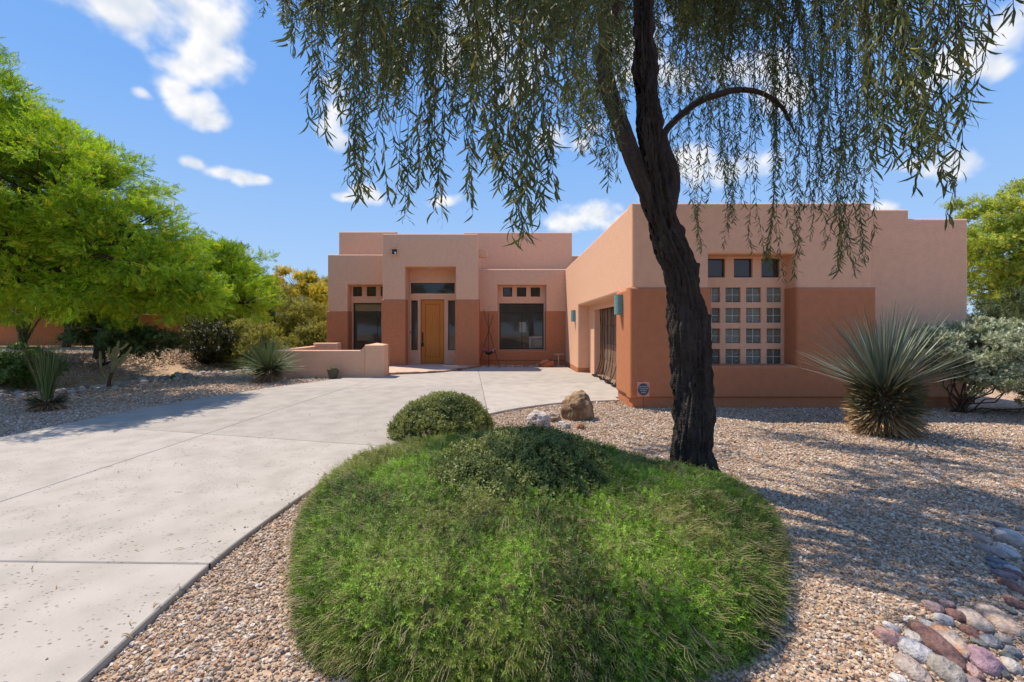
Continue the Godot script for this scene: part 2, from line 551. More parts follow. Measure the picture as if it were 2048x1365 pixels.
func tree(called: String, label: String, category: String, group: String, base: Vector3, fork: float, r0: float, blobs: Array, clumps: int, per: int, size: float, mesh: Mesh, m: Material, pal: Array, s: int, opt := {}) -> Node3D:
	# blobs: [centre, radius]; leaves grow in clumps at the ends of boughs that reach out from the blobs' centres
	rng.seed = s
	var t := thing(called, label, category, base, 0.0, group)
	var wood := MB.new()
	var stem: Color = opt.get("bark", Color(0.10, 0.075, 0.055))
	wood.col = stem
	var top := Vector3(R(-0.1, 0.1), fork, R(-0.1, 0.1))
	if fork > 0.0:
		wood.tube([Vector3(0, -0.1, 0), Vector3(0, 0.1, 0), top * 0.5 + Vector3(0.05, 0, 0), top], [r0 * 1.35, r0 * 1.1, r0 * 0.95, r0 * 0.85], 10)
	part(t, "trunk", wood.mesh(), mats.bark) if fork > 0.0 else null
	var limbs := MB.new()
	limbs.col = stem
	for k in opt.get("stems", 0):      # many thin stems from the root
		var bl: Array = blobs[rng.randi_range(0, blobs.size() - 1)]
		var tip: Vector3 = bl[0] - base + rdir() * bl[1] * 0.8
		limbs.tube(bough(Vector3(R(-0.1, 0.1), 0, R(-0.1, 0.1)), tip, -0.05, 7, 0.05), taper(R(0.012, 0.024), 0.004, 8), 5, false)
	var buf := PackedFloat32Array()
	var total := 0.0
	for b in blobs:
		total += b[1] * b[1]
	for b in blobs:
		var c: Vector3 = b[0] - base
		var r: float = b[1]
		limbs.tube(bough(top, c, 0.15, 6), taper(r0 * 0.6, r0 * 0.28, 7), 6, false)
		var n := int(clumps * r * r / total)
		for k in n:
			var d := rdir()
			if d.y < -0.35:
				d.y *= 0.5
				d = d.normalized()
			var rad: float = r * pow(R(opt.get("core", 0.12), 1), 0.42) * (1.0 + 0.22 * noise_a.get_noise_3dv((c + d * r) * 60.0))
			var e: Vector3 = c + d * rad * Vector3(1, opt.get("flat", 0.82), 1)
			if e.y < opt.get("floor", 0.25) - R(0, opt.get("ragged", 0.0)):
				continue
			if k % 3 == 0:
				limbs.tube(bough(c + d * r * 0.1, e, 0.08, 3, 0.1), taper(r0 * 0.2, r0 * 0.05, 4), 3, false)
			var tone: float = clampf(0.5 + 0.55 * noise_b.get_noise_3dv((c + e) * 22.0) + R(-0.25, 0.25), 0, 1)
			var cr: float = opt.get("clump", 0.4) * R(0.7, 1.25)
			var flow: Vector3 = (d + Vector3(0, opt.get("droop", 0.1), 0) + rdir() * 0.5).normalized()
			for j in per:
				var q := rdir() * pow(R(0, 1), 0.5) * cr
				q.y *= opt.get("layer", 0.6)
				var dir := (flow + rdir() * 0.9).normalized()
				var sc := size * R(0.65, 1.3)
				var w := clampf(tone + R(-0.2, 0.2), 0, 1)
				var col: Color = tint(pal[0], pal[1], w, R(0.65, 1.3))
				if pal.size() > 2 and R(0, 1) < opt.get("accent", 0.1):
					col = pal[2]
				put(buf, along(dir, R(0, TAU)).scaled(Vector3(sc, sc, sc)), e + q, col)
	part(t, "limbs", limbs.mesh(), mats.bark)
	copies(t, "crown", mesh, m, buf)
	return t

func sphere_mesh(level: int) -> Array:
	# [unit vertices, triangles] of a subdivided icosahedron
	var p := (1.0 + sqrt(5.0)) / 2.0
	var vs := [Vector3(-1, p, 0), Vector3(1, p, 0), Vector3(-1, -p, 0), Vector3(1, -p, 0), Vector3(0, -1, p), Vector3(0, 1, p), Vector3(0, -1, -p), Vector3(0, 1, -p), Vector3(p, 0, -1), Vector3(p, 0, 1), Vector3(-p, 0, -1), Vector3(-p, 0, 1)]
	for k in 12:
		vs[k] = vs[k].normalized()
	var ts := [[0, 11, 5], [0, 5, 1], [0, 1, 7], [0, 7, 10], [0, 10, 11], [1, 5, 9], [5, 11, 4], [11, 10, 2], [10, 7, 6], [7, 1, 8], [3, 9, 4], [3, 4, 2], [3, 2, 6], [3, 6, 8], [3, 8, 9], [4, 9, 5], [2, 4, 11], [6, 2, 10], [8, 6, 7], [9, 8, 1]]
	for l in level:
		var mid := {}
		var out := []
		for t in ts:
			var m := []
			for k in 3:
				var a: int = mini(t[k], t[(k + 1) % 3])
				var b: int = maxi(t[k], t[(k + 1) % 3])
				var key := a * 100000 + b
				if not mid.has(key):
					mid[key] = vs.size()
					vs.append(((vs[a] + vs[b]) / 2.0).normalized())
				m.append(mid[key])
			out.append([t[0], m[0], m[2]]); out.append([t[1], m[1], m[0]]); out.append([t[2], m[2], m[1]]); out.append(m)
		ts = out
	return [vs, ts]

var spheres := {}
func rock_mesh(level: int, dims: Vector3, s: int, rough: float, square: float, c0: Color, c1: Color, flat := false) -> ArrayMesh:
	if not spheres.has(level):
		spheres[level] = sphere_mesh(level)
	var vs: Array = spheres[level][0]
	var ts: Array = spheres[level][1]
	var f := FastNoiseLite.new()
	f.seed = s
	f.frequency = 0.9
	f.fractal_octaves = 4
	var ps := []
	for u in vs:
		var q := Vector3(signf(u.x) * pow(absf(u.x), square), signf(u.y) * pow(absf(u.y), square), signf(u.z) * pow(absf(u.z), square))
		q = q.lerp(u, 0.4)
		ps.append(q * (1.0 + rough * f.get_noise_3dv(u * 1.2) + rough * 0.35 * f.get_noise_3dv(u * 4.0)) * dims)
	var ns := []
	ns.resize(ps.size())
	ns.fill(Vector3.ZERO)
	for t in ts:
		var g: Vector3 = (ps[t[1]] - ps[t[0]]).cross(ps[t[2]] - ps[t[0]])
		if g.dot(ps[t[0]] + ps[t[1]] + ps[t[2]]) < 0:
			g = -g
		for k in 3:
			ns[t[k]] += g
	var mb := MB.new()
	for k in ps.size():
		mb.col = c0.lerp(c1, clampf(0.5 + 1.5 * f.get_noise_3dv(vs[k] * 1.7 + Vector3(9, 3, 1)), 0, 1))
		mb.vert(ps[k], ns[k].normalized())
	for t in ts:
		mb.face(t[0], t[1], t[2])
	return mb.mesh(flat)

# ------------------------------------------------------------------ sky
func sky_panorama() -> ImageTexture:
	var w := 4096
	var h := 2048
	var im := Image.create(w, h, false, Image.FORMAT_RGB8)
	var low := Color(0.42, 0.58, 0.76)
	var mid := Color(0.17, 0.355, 0.72)
	var top := Color(0.08, 0.225, 0.62)
	for y in h:
		var el := (0.5 - (y + 0.5) / h) * 180.0
		var c := low
		if el > 0.0:
			c = low.lerp(mid, pow(clampf(el / 24.0, 0, 1), 0.75)) if el < 24.0 else mid.lerp(top, pow((el - 24.0) / 66.0, 0.7))
		im.fill_rect(Rect2i(0, y, w, 1), c.linear_to_srgb())
	# clouds: lists of ellipses [azimuth, height, half width, half height] in degrees
	var clouds := [
		[[-40.5, 29, 5, 2.9], [-35.5, 29.8, 5.4, 3.0], [-34.3, 27.4, 3.8, 2.1], [-36.5, 25.6, 2.4, 1.2], [-45, 29.6, 3.6, 1.4], [-38, 32, 7, 3]],
		[[-37.3, 23.4, 1.9, 1.2], [-35.6, 22.4, 2.2, 1.3], [-33.9, 21.3, 1.7, 1.0], [-39.6, 22.3, 0.9, 0.6]],
		[[-35.2, 16.9, 1.3, 0.6], [-33, 16.5, 1.8, 0.6], [-30.8, 16.3, 1.5, 0.7], [-29.2, 16.4, 1.3, 0.6]],
		[[-21.5, 24.5, 2.2, 3.0], [-20.5, 21.5, 1.8, 1.5]],
		[[-17.5, 16.2, 1.8, 1.1], [-20, 15.6, 1.2, 0.5]],
		[[-8, 16, 2.2, 0.8]], [[-3.5, 33, 6, 5], [2, 30, 4, 3]],
		[[7.0, 23.2, 3.0, 1.6], [9.5, 22.6, 2.6, 1.3], [11, 24, 2, 1.4]],
		[[7.5, 13.2, 3.6, 1.4], [11.5, 14.2, 4, 1.8], [15, 13.0, 3.5, 1.6]],
		[[17, 31, 4, 3], [21, 28, 3, 2]], [[22, 19, 4, 2.2], [27, 17.5, 4, 1.8], [19.5, 16, 2.4, 1.3]], [[29, 27, 3.5, 2.5], [32, 24, 2.8, 2]],
		[[45.2, 23.2, 2.4, 2.2], [43.5, 21.2, 1.4, 1.0]], [[49, 24.5, 3, 2.6], [50.5, 27.5, 3.2, 2.4], [48, 21.6, 1.6, 1.4]],
		[[45.0, 14.3, 2.6, 1.2], [42.5, 15.2, 1.6, 0.8]], [[40.5, 11.6, 2.0, 0.9], [38, 12, 1.2, 0.7]]]
	rng.seed = 5
	for k in 46:      # the same sky goes on all round
		var az := R(56, 304)
		var el := R(10, 62)
		var g := []
		for j in rng.randi_range(2, 5):
			g.append([az + R(-6, 6), el + R(-2, 2), R(2, 6), R(1, 3)])
		clouds.append(g)
	for k in 10:
		clouds.append([[R(-52, 52), R(38, 65), R(3, 7), R(2, 4)], [R(-52, 52), R(38, 65), R(2, 5), R(1, 3)]].slice(0, 1))
	var f := FastNoiseLite.new()
	f.seed = 12
	f.frequency = 0.085
	f.fractal_octaves = 6
	f.fractal_gain = 0.52
	var done := {}
	for g in clouds:      # the fullest clouds stand at the left of the view
		var lo := Vector2(1e9, 1e9)
		var hi := Vector2(-1e9, -1e9)
		for e in g:
			lo = lo.min(Vector2(e[0] - e[2] * 1.5, e[1] - e[3] * 1.6)); hi = hi.max(Vector2(e[0] + e[2] * 1.5, e[1] + e[3] * 1.6))
		var cs := cos(deg_to_rad((lo.y + hi.y) / 2))
		for y in range(int((0.5 - hi.y / 180.0) * h), int((0.5 - lo.y / 180.0) * h)):
			var el := (0.5 - (y + 0.5) / h) * 180.0
			for x in range(int((0.5 + lo.x / 360.0) * w), int((0.5 + hi.x / 360.0) * w)):
				var az := ((x + 0.5) / w - 0.5) * 360.0
				var s := -9.0
				for e in g:
					var dx: float = (az - e[0]) / e[2]
					var dy: float = (el - e[1]) / e[3]
					s = maxf(s, 1.0 - sqrt(dx * dx + dy * dy))
				if s < -0.6:
					continue
				var nn := f.get_noise_2d(az * cs * 1.8, el * 1.9)
				var d := s * 1.15 + nn * 1.1 + (0.2 if g[0][0] > -30 else 0.42)
				if d <= 0.0:
					continue
				var a := clampf(d / 1.25, 0, 1)
				a = a * a * (3 - 2 * a)
				var px := posmod(x + w / 2, w)      # a panorama's edge lies straight ahead (-z)
				var lit := clampf(0.55 + 1.3 * (nn - f.get_noise_2d(az * cs * 1.8 - 0.9, el * 1.9 + 1.7)) + 0.3 * (1.0 - d), 0, 1)
				var c := Color(0.55, 0.60, 0.68).lerp(Color(0.80, 0.79, 0.79), lit)
				var was := im.get_pixel(px, y).srgb_to_linear()
				im.set_pixel(px, y, was.lerp(c, a).linear_to_srgb())
	return ImageTexture.create_from_image(im)

# ------------------------------------------------------------------ the setting
var drive_outline := PackedVector2Array()
func inside_drive(x: float, z: float) -> bool:
	return Geometry2D.is_point_in_polygon(Vector2(x, z), drive_outline)

func in_house(x: float, z: float) -> bool:
	var d := -z
	return (x > 2.5 and d > 8.74) or (x > -7.6 and d > 18.6) or (x > -4.95 and x < -1.08 and d > 17.5)

func slab(poly: PackedVector2Array, y0: float, y1: float, b := 0.008) -> MB:
	# poly in x, z
	var mb := MB.new()
	var inner := Geometry2D.offset_polygon(poly, -b)
	if inner.is_empty():
		return mb
	var q: PackedVector2Array = inner[0]
	for t in [Geometry2D.triangulate_polygon(q)]:
		for k in range(0, t.size(), 3):
			var i := mb.vert(Vector3(q[t[k]].x, y1, q[t[k]].y), Vector3.UP); mb.vert(Vector3(q[t[k + 1]].x, y1, q[t[k + 1]].y), Vector3.UP); mb.vert(Vector3(q[t[k + 2]].x, y1, q[t[k + 2]].y), Vector3.UP)
			mb.face(i, i + 1, i + 2)
	var clockwise := Geometry2D.is_polygon_clockwise(q)
	for k in q.size():
		var a := q[k]
		var c := q[(k + 1) % q.size()]
		var d := (c - a).normalized()
		var o := Vector2(d.y, -d.x)
		if clockwise:
			o = -o
		var o3 := Vector3(o.x, 0, o.y)
		var a0 := Vector3(a.x, y1, a.y)
		var c0 := Vector3(c.x, y1, c.y)
		var e := o3 * b - Vector3.UP * b
		mb.quad(a0, c0, c0 + e, a0 + e, (o3 + Vector3.UP).normalized())
		mb.quad(a0 + e, c0 + e, Vector3(c.x + o.x * b, y0, c.y + o.y * b), Vector3(a.x + o.x * b, y0, a.y + o.y * b), o3)
	return mb

func smooth_line(p: Array, n := 5) -> PackedVector2Array:
	var out := PackedVector2Array()
	for k in p.size() - 1:
		var a: Vector2 = p[maxi(k - 1, 0)]
		var d: Vector2 = p[mini(k + 2, p.size() - 1)]
		for j in n:
			out.append(p[k].cubic_interpolate(p[k + 1], a, d, float(j) / n))
	out.append(p[-1])
	return out

func half_plane(a: Vector2, b: Vector2, sd: float) -> PackedVector2Array:
	var d := (b - a).normalized()
	var o := Vector2(d.y, -d.x) * sd
	return PackedVector2Array([a - d * 99, a + d * 99, a + d * 99 + o * 99, a - d * 99 + o * 99])

func build_ground() -> void:
	var mb := MB.new()
	var xs := [-400.0, -150.0, -70.0, -40.0]
	for k in 41:
		xs.append(-30.0 + k)
	xs += [16.0, 25.0, 40.0, 70.0, 150.0, 400.0]
	var zs := [-400.0, -150.0, -80.0, -50.0]
	for k in 36:
		zs.append(-36.0 + k)
	zs += [4.0, 10.0, 25.0, 60.0]
	for z in zs:
		for x in xs:
			var e := 0.5
			var q := Vector3(land(x - e, z) - land(x + e, z), 2 * e, land(x, z - e) - land(x, z + e)).normalized()
			mb.vert(Vector3(x, land(x, z), z), q)
	var w := xs.size()
	for j in zs.size() - 1:
		for i in w - 1:
			var a := j * w + i
			mb.face(a, a + 1, a + w + 1); mb.face(a, a + w + 1, a + w)
	struct("ground", mb.mesh(), mats.ground)

func build_driveway() -> void:
	var left := smooth_line([Vector2(-7.0, 4), Vector2(-7.2, -3.0), Vector2(-7.2, -6.24), Vector2(-7.12, -7.6), Vector2(-6.95, -8.9), Vector2(-6.45, -10.5), Vector2(-6.05, -11.6), Vector2(-5.5, -12.7), Vector2(-5.1, -13.6), Vector2(-4.5, -14.15)])
	var step := [Vector2(-3.4, -14.7), Vector2(-2.36, -15.2), Vector2(-1.7, -16.0), Vector2(-1.3, -16.9), Vector2(-1.06, -17.3), Vector2(2.44, -17.3), Vector2(2.5, -15.4), Vector2(3.1, -15.36), Vector2(3.1, -9.92), Vector2(2.46, -9.88), Vector2(2.46, -9.5)]
	var right := smooth_line([Vector2(2.46, -9.5), Vector2(1.28, -9.21), Vector2(0.5, -8.74), Vector2(-0.21, -8.08), Vector2(-1.05, -6.9), Vector2(-1.6, -5.6), Vector2(-1.84, -4.5), Vector2(-1.94, -3.48), Vector2(-1.95, -2.9), Vector2(-1.89, -2.12), Vector2(-1.78, -1.5), Vector2(-1.2, 0.5), Vector2(-0.8, 4)])
	var outline := PackedVector2Array(left)
	for p in step:
		outline.append(p)
	for k in range(1, right.size()):
		outline.append(right[k])
	drive_outline = outline
	var root := Node3D.new()
	root.name = "driveway"
	root.set_meta("kind", "structure")
	add_child(root)
	var pieces := [outline]
	for l in [[Vector2(-3.4, -2.93), Vector2(-1.98, -2.9)], [Vector2(-4.5, -4.3), Vector2(-4.05, -13.6)], [Vector2(-5.47, -6.7), Vector2(-1.98, -5.87)], [Vector2(-1.0, -15.96), Vector2(-0.45, -9.5)], [Vector2(-5.5, -11.2), Vector2(2.4, -12.6)]]:
		var next := []
		for p in pieces:
			for sd in [-1.0, 1.0]:
				for q in Geometry2D.intersect_polygons(p, half_plane(l[0], l[1], sd)):
					next.append(q)
		pieces = next
	for p in pieces:
		var inner := Geometry2D.offset_polygon(p, -0.005)
		for q in inner:
			if q.size() > 2:
				var cm: StandardMaterial3D = mats.concrete.duplicate()
				var tone: float = [1.0, 0.965, 0.985, 0.94, 0.975][root.get_child_count() % 5]
				cm.albedo_color = Color(tone, tone, tone)
				cm.uv1_offset = Vector3(0.31, 0, 0.17) * root.get_child_count()
				part(root, "slab", slab(q, -0.1, 0.045, 0.007).mesh(), cm)
	# what lies in the joints
	struct("joint_filler", slab(Geometry2D.offset_polygon(outline, -0.02)[0], -0.1, 0.028, 0.001).mesh(), mat(lin(0.2, 0.165, 0.13), 0.95, 0.2))

func build_gravel() -> void:
	var root := Node3D.new()
	root.name = "gravel"
	root.set_meta("kind", "stuff")
	root.set_meta("label", "tan and pink crushed granite gravel covering the yard")
	root.set_meta("category", "gravel")
	add_child(root)
	rng.seed = 77
	var bufs := [PackedFloat32Array(), PackedFloat32Array(), PackedFloat32Array(), PackedFloat32Array()]
	var pal := [Color(0.48, 0.36, 0.26), Color(0.40, 0.28, 0.19), Color(0.57, 0.46, 0.36), Color(0.45, 0.32, 0.22), Color(0.36, 0.29, 0.23), Color(0.53, 0.41, 0.29), Color(0.26, 0.19, 0.14), Color(0.63, 0.55, 0.47), Color(0.42, 0.25, 0.15), Color(0.50, 0.38, 0.29)]
	# depth from, depth to, stones per square metre, half size
	for zone in [[1.6, 3.2, 4600.0, 0.0082], [3.2, 5.2, 3500.0, 0.0094], [5.2, 9.2, 1900.0, 0.0118], [9.2, 13.5, 700.0, 0.017], [13.5, 18.6, 260.0, 0.024]]:
		var x1: float = zone[1] * 1.24
		var area: float = 2.0 * x1 * (zone[1] - zone[0])
		for k in int(area * zone[2]):
			var x := R(-x1, x1)
			var d := R(zone[0], zone[1])
			if absf(x) > d * 1.22 + 0.3 or in_house(x, -d) or inside_drive(x, -d):
				continue
			var e := Vector2((x - 0.2) / 1.7, (d - 3.5) / 1.5).length()
			if e < 0.9:
				continue
			var s: float = zone[3] * (R(0.55, 1.3) if R(0, 1) < 0.9 else R(1.3, 1.9))
			var c: Color = pal[rng.randi_range(0, pal.size() - 1)]
			var b := Basis.from_euler(Vector3(R(0, TAU), R(0, TAU), R(0, TAU))).scaled(Vector3(s, s * 0.8, s))
			put(bufs[k % 4], b, Vector3(x, land(x, -d) + s * R(0.1, 0.75), -d), tint(c, c, 0, R(0.85, 1.22)))
	for k in 260:      # a few stones kicked onto the concrete
		var i := rng.randi_range(0, drive_outline.size() - 2)
		var q := drive_outline[i].lerp(drive_outline[i + 1], R(0, 1)) + Vector2(rng.randfn(0, 0.14), rng.randfn(0, 0.14))
		if q.y < -1.5 and q.y > -13.0 and inside_drive(q.x, q.y):
			var s := R(0.004, 0.009)
			put(bufs[k % 4], Basis.from_euler(Vector3(R(0, TAU), R(0, TAU), 0)).scaled(Vector3(s, s * 0.8, s)), Vector3(q.x, 0.045 + s * 0.5, q.y), pal[k % pal.size()])
	for k in 4:
		copies(root, "gravel_stones", rock_mesh(0 if k < 2 else 1, Vector3(1, 0.75, 0.85), 90 + k, 0.9, 0.8, Color(1, 1, 1), Color(0.85, 0.85, 0.85), true), mats.stone, bufs[k])

func build_litter() -> void:
	# dry fallen leaves on the gravel, the drive and the mound
	rng.seed = 88
	var buf := PackedFloat32Array()
	for k in 1500:
		var x := R(-4.5, 6.5)
		var d := R(1.9, 8.5)
		if in_house(x, -d) or (x < -2.0 and k % 4):
			continue
		var y := 0.05 if inside_drive(x, -d) else 0.022
		if Vector2((x - 0.2) / 1.8, (d - 3.6) / 1.75).length() < 1.0:
			continue
		put(buf, along(Vector3(R(-1, 1), R(-0.1, 0.25), R(-1, 1)).normalized(), R(-0.6, 0.6)).scaled(Vector3.ONE * R(0.035, 0.075)), Vector3(x, y, -d), tint(Color(0.36, 0.25, 0.13), Color(0.2, 0.13, 0.07), R(0, 1)))
	var o := copies(self, "leaf_litter", leaf_mesh(0.3), mats.dry, buf)
	o.set_meta("label", "dry slender leaves fallen on the gravel and driveway")
	o.set_meta("category", "leaf litter")

func build_house() -> void:
	var h := thing("house", "single-storey pink stucco desert house with flat stepped parapets and two-tone walls", "house")
	# --- garage block, street front
	var niche := [4.04, 5.79, 0.825, 3.07, 0.35]
	wall(h, "garage_front_wall", mats.stucco, front(8.75), [[2.515, 7.29, 0.2, 4.095]], [niche], 0.3, "b")
	wall(h, "wainscot", mats.stucco_dark, front(8.70), [[2.465, 7.34, 0.2, 2.405]], [[4.075, 5.76, 0.855, 3.2, 0.4]], 0.31, "")
	wall(h, "plinth", mats.stucco_dark, front(8.75), [[2.515, 7.29, -0.2, 0.2]], [], 0.3, "tb", 0.02)
	var holes := []
	for k in 3:
		holes.append([4.915 + (k - 1) * 0.57 - 0.19, 4.915 + (k - 1) * 0.57 + 0.19, 2.645, 3.035, 0.09])
	for i in 4:
		for j in 4:
			var x := 4.915 + (i - 1.5) * 0.426
			var y := 1.005 + j * 0.4255
			holes.append([x - 0.15, x + 0.15, y - 0.15, y + 0.15, 0.05])
	wall(h, "niche_wall", mats.stucco, front(9.1), [[3.95, 5.9, 0.7, 3.2]], holes, 0.1, "lrtb", 0.018)
	for k in 3:
		var c := 4.915 + (k - 1) * 0.57
		window(h, c - 0.188, c + 0.188, 2.647, 3.033, -9.15, [], [], "window", 0.022)
	for i in 4:
		for j in 4:
			var x := 4.915 + (i - 1.5) * 0.426
			var y := 1.005 + j * 0.4255
			var g := MB.new()
			g.box(Vector3(-0.149, -0.149, -0.1), Vector3(0.149, 0.149, -0.012), 0.0)
			for a in [-1, 1]:
				for b in [-1, 1]:
					g.box(Vector3(a * 0.074 - 0.066, b * 0.074 - 0.066, -0.02), Vector3(a * 0.074 + 0.066, b * 0.074 + 0.066, 0.0), 0.014)
			var bm: StandardMaterial3D = mats.block.duplicate()
			bm.albedo_color = tint(Color(0.06, 0.07, 0.05), Color(0.17, 0.18, 0.14), fmod(i * 0.37 + j * 0.61, 1.0)).linear_to_srgb()
			bm.uv1_offset = Vector3(i * 0.37, j * 0.53, i * 0.21)
			var blk := part(h, "glass_block", g.mesh(), bm, Transform3D(Basis(), Vector3(x, y, -9.135)))
			var gr := MB.new()
			gr.box(Vector3(-0.006, -0.149, -0.02), Vector3(0.006, 0.149, -0.003), 0.002)
			gr.box(Vector3(-0.149, -0.006, -0.021), Vector3(0.149, 0.006, -0.004), 0.002)
			part(blk, "joint", gr.mesh(), mats.grout)
	# --- garage block, the part set back on the right
	wall(h, "side_wall", mats.stucco, front(8.95), [[7.2, 9.42, 0.2, 3.83], [7.2, 8.22, 0.2, 4.02]], [], 12.0, "b")
	wall(h, "plinth", mats.stucco_dark, front(8.955), [[7.2, 9.41, -0.2, 0.2]], [], 12.0, "tb", 0.02)
	# --- garage block, the drive side
	wall(h, "garage_side_wall", mats.stucco, leftward(2.515), [[-18.75, -9.05, 0.2, 4.095]], [[-15.37, -9.88, -1, 2.37, 0.39]], 5.0, "lrb")
	wall(h, "wainscot", mats.stucco_dark, leftward(2.465), [[-9.88, -9.01, 0.2, 2.405]], [], 0.45, "r")
	wall(h, "plinth", mats.stucco_dark, leftward(2.513), [[-18.75, -15.37, -0.2, 0.2]], [], 0.4, "ltb", 0.02)
	wall(h, "plinth", mats.stucco_dark, leftward(2.513), [[-9.88, -9.05, -0.2, 0.2]], [], 0.4, "rtb", 0.02)
	wall(h, "garage_recess_wall", mats.stucco, leftward(2.905), [[-15.5, -9.7, -0.1, 2.5]], [[-14.5, -9.95, -1, 2.2, 0.3]], 0.3, "lrtb", 0.03)
	var gd := Node3D.new()
	gd.name = "garage_door"
	h.add_child(gd, true)
	for k in 4:
		var p := MB.new()
		p.box(Vector3(3.2, 0.03 + k * 0.545, -14.48), Vector3(3.24, 0.03 + (k + 1) * 0.545 - 0.012, -9.97), 0.008)
		for j in 8:
			var z0 := -14.42 + j * 0.56
			p.box(Vector3(3.19, 0.1 + k * 0.545, z0), Vector3(3.205, 0.03 + (k + 1) * 0.545 - 0.08, z0 + 0.47), 0.01)
		part(gd, "panel", p.mesh(), mats.garage_door)
	# --- wing with the picture window
	wall(h, "wing_wall", mats.stucco, front(18.6), [[-1.4, 2.75, 0.2, 4.086]], [[-0.36, 1.70, 0.62, 3.405, 0.4]], 9.0, "lrb")
	wall(h, "wainscot", mats.stucco_dark, front(18.56), [[-1.4, 2.75, 0.2, 2.31]], [[-0.335, 1.675, 0.645, 3.4, 0.41]], 0.3, "lr")
	wall(h, "plinth", mats.stucco_dark, front(18.6), [[-1.4, 2.75, -0.2, 0.2]], [], 0.3, "lrtb", 0.02)
	var wh := [[-0.29, 1.63, 0.66, 2.655, 0.09]]
	for k in 3:
		wh.append([-0.135 + k * 0.604, 0.265 + k * 0.604, 2.95, 3.345, 0.09])
	wall(h, "niche_wall", mats.stucco, front(19.0), [[-0.5, 1.85, 0.5, 3.5]], wh, 0.1, "lrtb", 0.02)
	window(h, -0.287, 1.627, 0.663, 2.652, -19.05, [0.69], [2.256], "window", 0.045)
	for k in 3:
		window(h, -0.132 + k * 0.604, 0.262 + k * 0.604, 2.953, 3.342, -19.05, [], [], "window", 0.025)
	# --- left wing
	wall(h, "left_wing_wall", mats.stucco, front(18.6), [[-7.55, -4.7, 0.2, 4.70]], [[-6.71, -4.6, 0.3, 3.42, 0.5]], 9.0, "rb")
	wall(h, "wainscot", mats.stucco_dark, front(18.56), [[-7.59, -4.7, 0.2, 2.30]], [[-6.685, -4.6, 0.32, 3.4, 0.51]], 0.3, "r")
	wall(h, "plinth", mats.stucco_dark, front(18.6), [[-7.55, -4.7, -0.2, 0.2]], [], 0.3, "rtb", 0.02)
	var lh := [[-6.64, -4.98, 0.35, 2.68, 0.09]]
	for k in 3:
		lh.append([-6.655 + k * 0.605, -6.26 + k * 0.605, 2.97, 3.38, 0.09])
	wall(h, "niche_wall", mats.stucco, front(19.1), [[-6.9, -4.5, 0.2, 3.6]], lh, 0.1, "lrtb", 0.02)
	var lw := window(h, -6.637, -4.983, 0.353, 2.677, -19.15, [-5.6], [2.2], "window", 0.045)
	var sh := MB.new()
	for k in 9:
		sh.box(Vector3(-6.59, 2.33 + k * 0.034, -19.24), Vector3(-5.03, 2.36 + k * 0.034, -19.225), 0.003)
	part(lw, "roller_shade", sh.mesh(), mats.bamboo)
	for k in 3:
		window(h, -6.652 + k * 0.605, -6.263 + k * 0.605, 2.973, 3.377, -19.15, [], [], "window", 0.025)
	# --- entry portal
	wall(h, "portal_wall", mats.stucco, front(17.5), [[-4.92, -1.11, 0.05, 5.345]], [[-4.02, -2.01, -1, 4.03, 0.9]], 1.4, "b")
	wall(h, "wainscot", mats.stucco_dark, front(17.46), [[-4.96, -4.0, 0.05, 2.73]], [], 0.5, "b")
	wall(h, "wainscot", mats.stucco_dark, front(17.46), [[-2.03, -1.07, 0.05, 2.73]], [], 0.5, "b")
	var ph := [[-3.99, -2.15, 3.02, 3.48, 0.08], [-3.97, -3.70, 0.663, 2.744, 0.08], [-2.42, -2.10, 0.663, 2.744, 0.08], [-3.575, -2.59, -1, 2.785, 0.12]]
	wall(h, "entry_wall", mats.stucco, front(18.4), [[-4.2, -1.8, 0.05, 4.2]], ph, 0.15, "lrtb", 0.018)
	window(h, -3.987, -2.153, 3.023, 3.477, -18.44, [], [], "transom", 0.025)
	for x in [[-3.967, -3.703], [-2.417, -2.103]]:
		var sl := window(h, x[0], x[1], 0.666, 2.741, -18.44, [], [], "sidelight", 0.025)
		for k in 46:
			var s := MB.new()
			s.box(Vector3(x[0] + 0.03, -0.0015, -0.012), Vector3(x[1] - 0.03, 0.0015, 0.012), 0.0, Transform3D(Basis(Vector3.RIGHT, 0.5), Vector3(0, 0.72 + k * 0.0435, -18.52)))
			part(sl, "blind_slat", s.mesh(), mats.bamboo)
	var dm := MB.new()
	dm.box(Vector3(-3.558, 0.11, -18.52), Vector3(-3.40, 2.77, -18.47), 0.006)
	dm.box(Vector3(-2.77, 0.11, -18.52), Vector3(-2.607, 2.77, -18.47), 0.006)
	dm.box(Vector3(-3.40, 0.11, -18.52), Vector3(-2.77, 0.37, -18.471), 0.006)
	dm.box(Vector3(-3.40, 2.60, -18.52), Vector3(-2.77, 2.77, -18.471), 0.006)
	dm.box(Vector3(-3.40, 0.37, -18.52), Vector3(-2.77, 2.60, -18.505), 0.0)
	dm.box(Vector3(-3.375, 0.395, -18.51), Vector3(-2.795, 2.575, -18.49), 0.014)
	var door := part(h, "door", dm.mesh(), mats.wood)
	var hm := MB.new()
	hm.box(Vector3(-3.53, 1.0, -18.475), Vector3(-3.475, 1.42, -18.455), 0.008)
	hm.tube([Vector3(-3.5, 1.36, -18.45), Vector3(-3.5, 1.33, -18.41), Vector3(-3.5, 1.2, -18.40), Vector3(-3.5, 1.08, -18.41), Vector3(-3.5, 1.05, -18.45)], [0.01, 0.012, 0.014, 0.012, 0.01], 8)
	part(door, "handle", hm.mesh(), mats.iron)
	var km := MB.new()
	km.lathe([[0.0, 0.03], [0.05, 0.025], [0.055, 0.0], [0.0, -0.03]], 16)
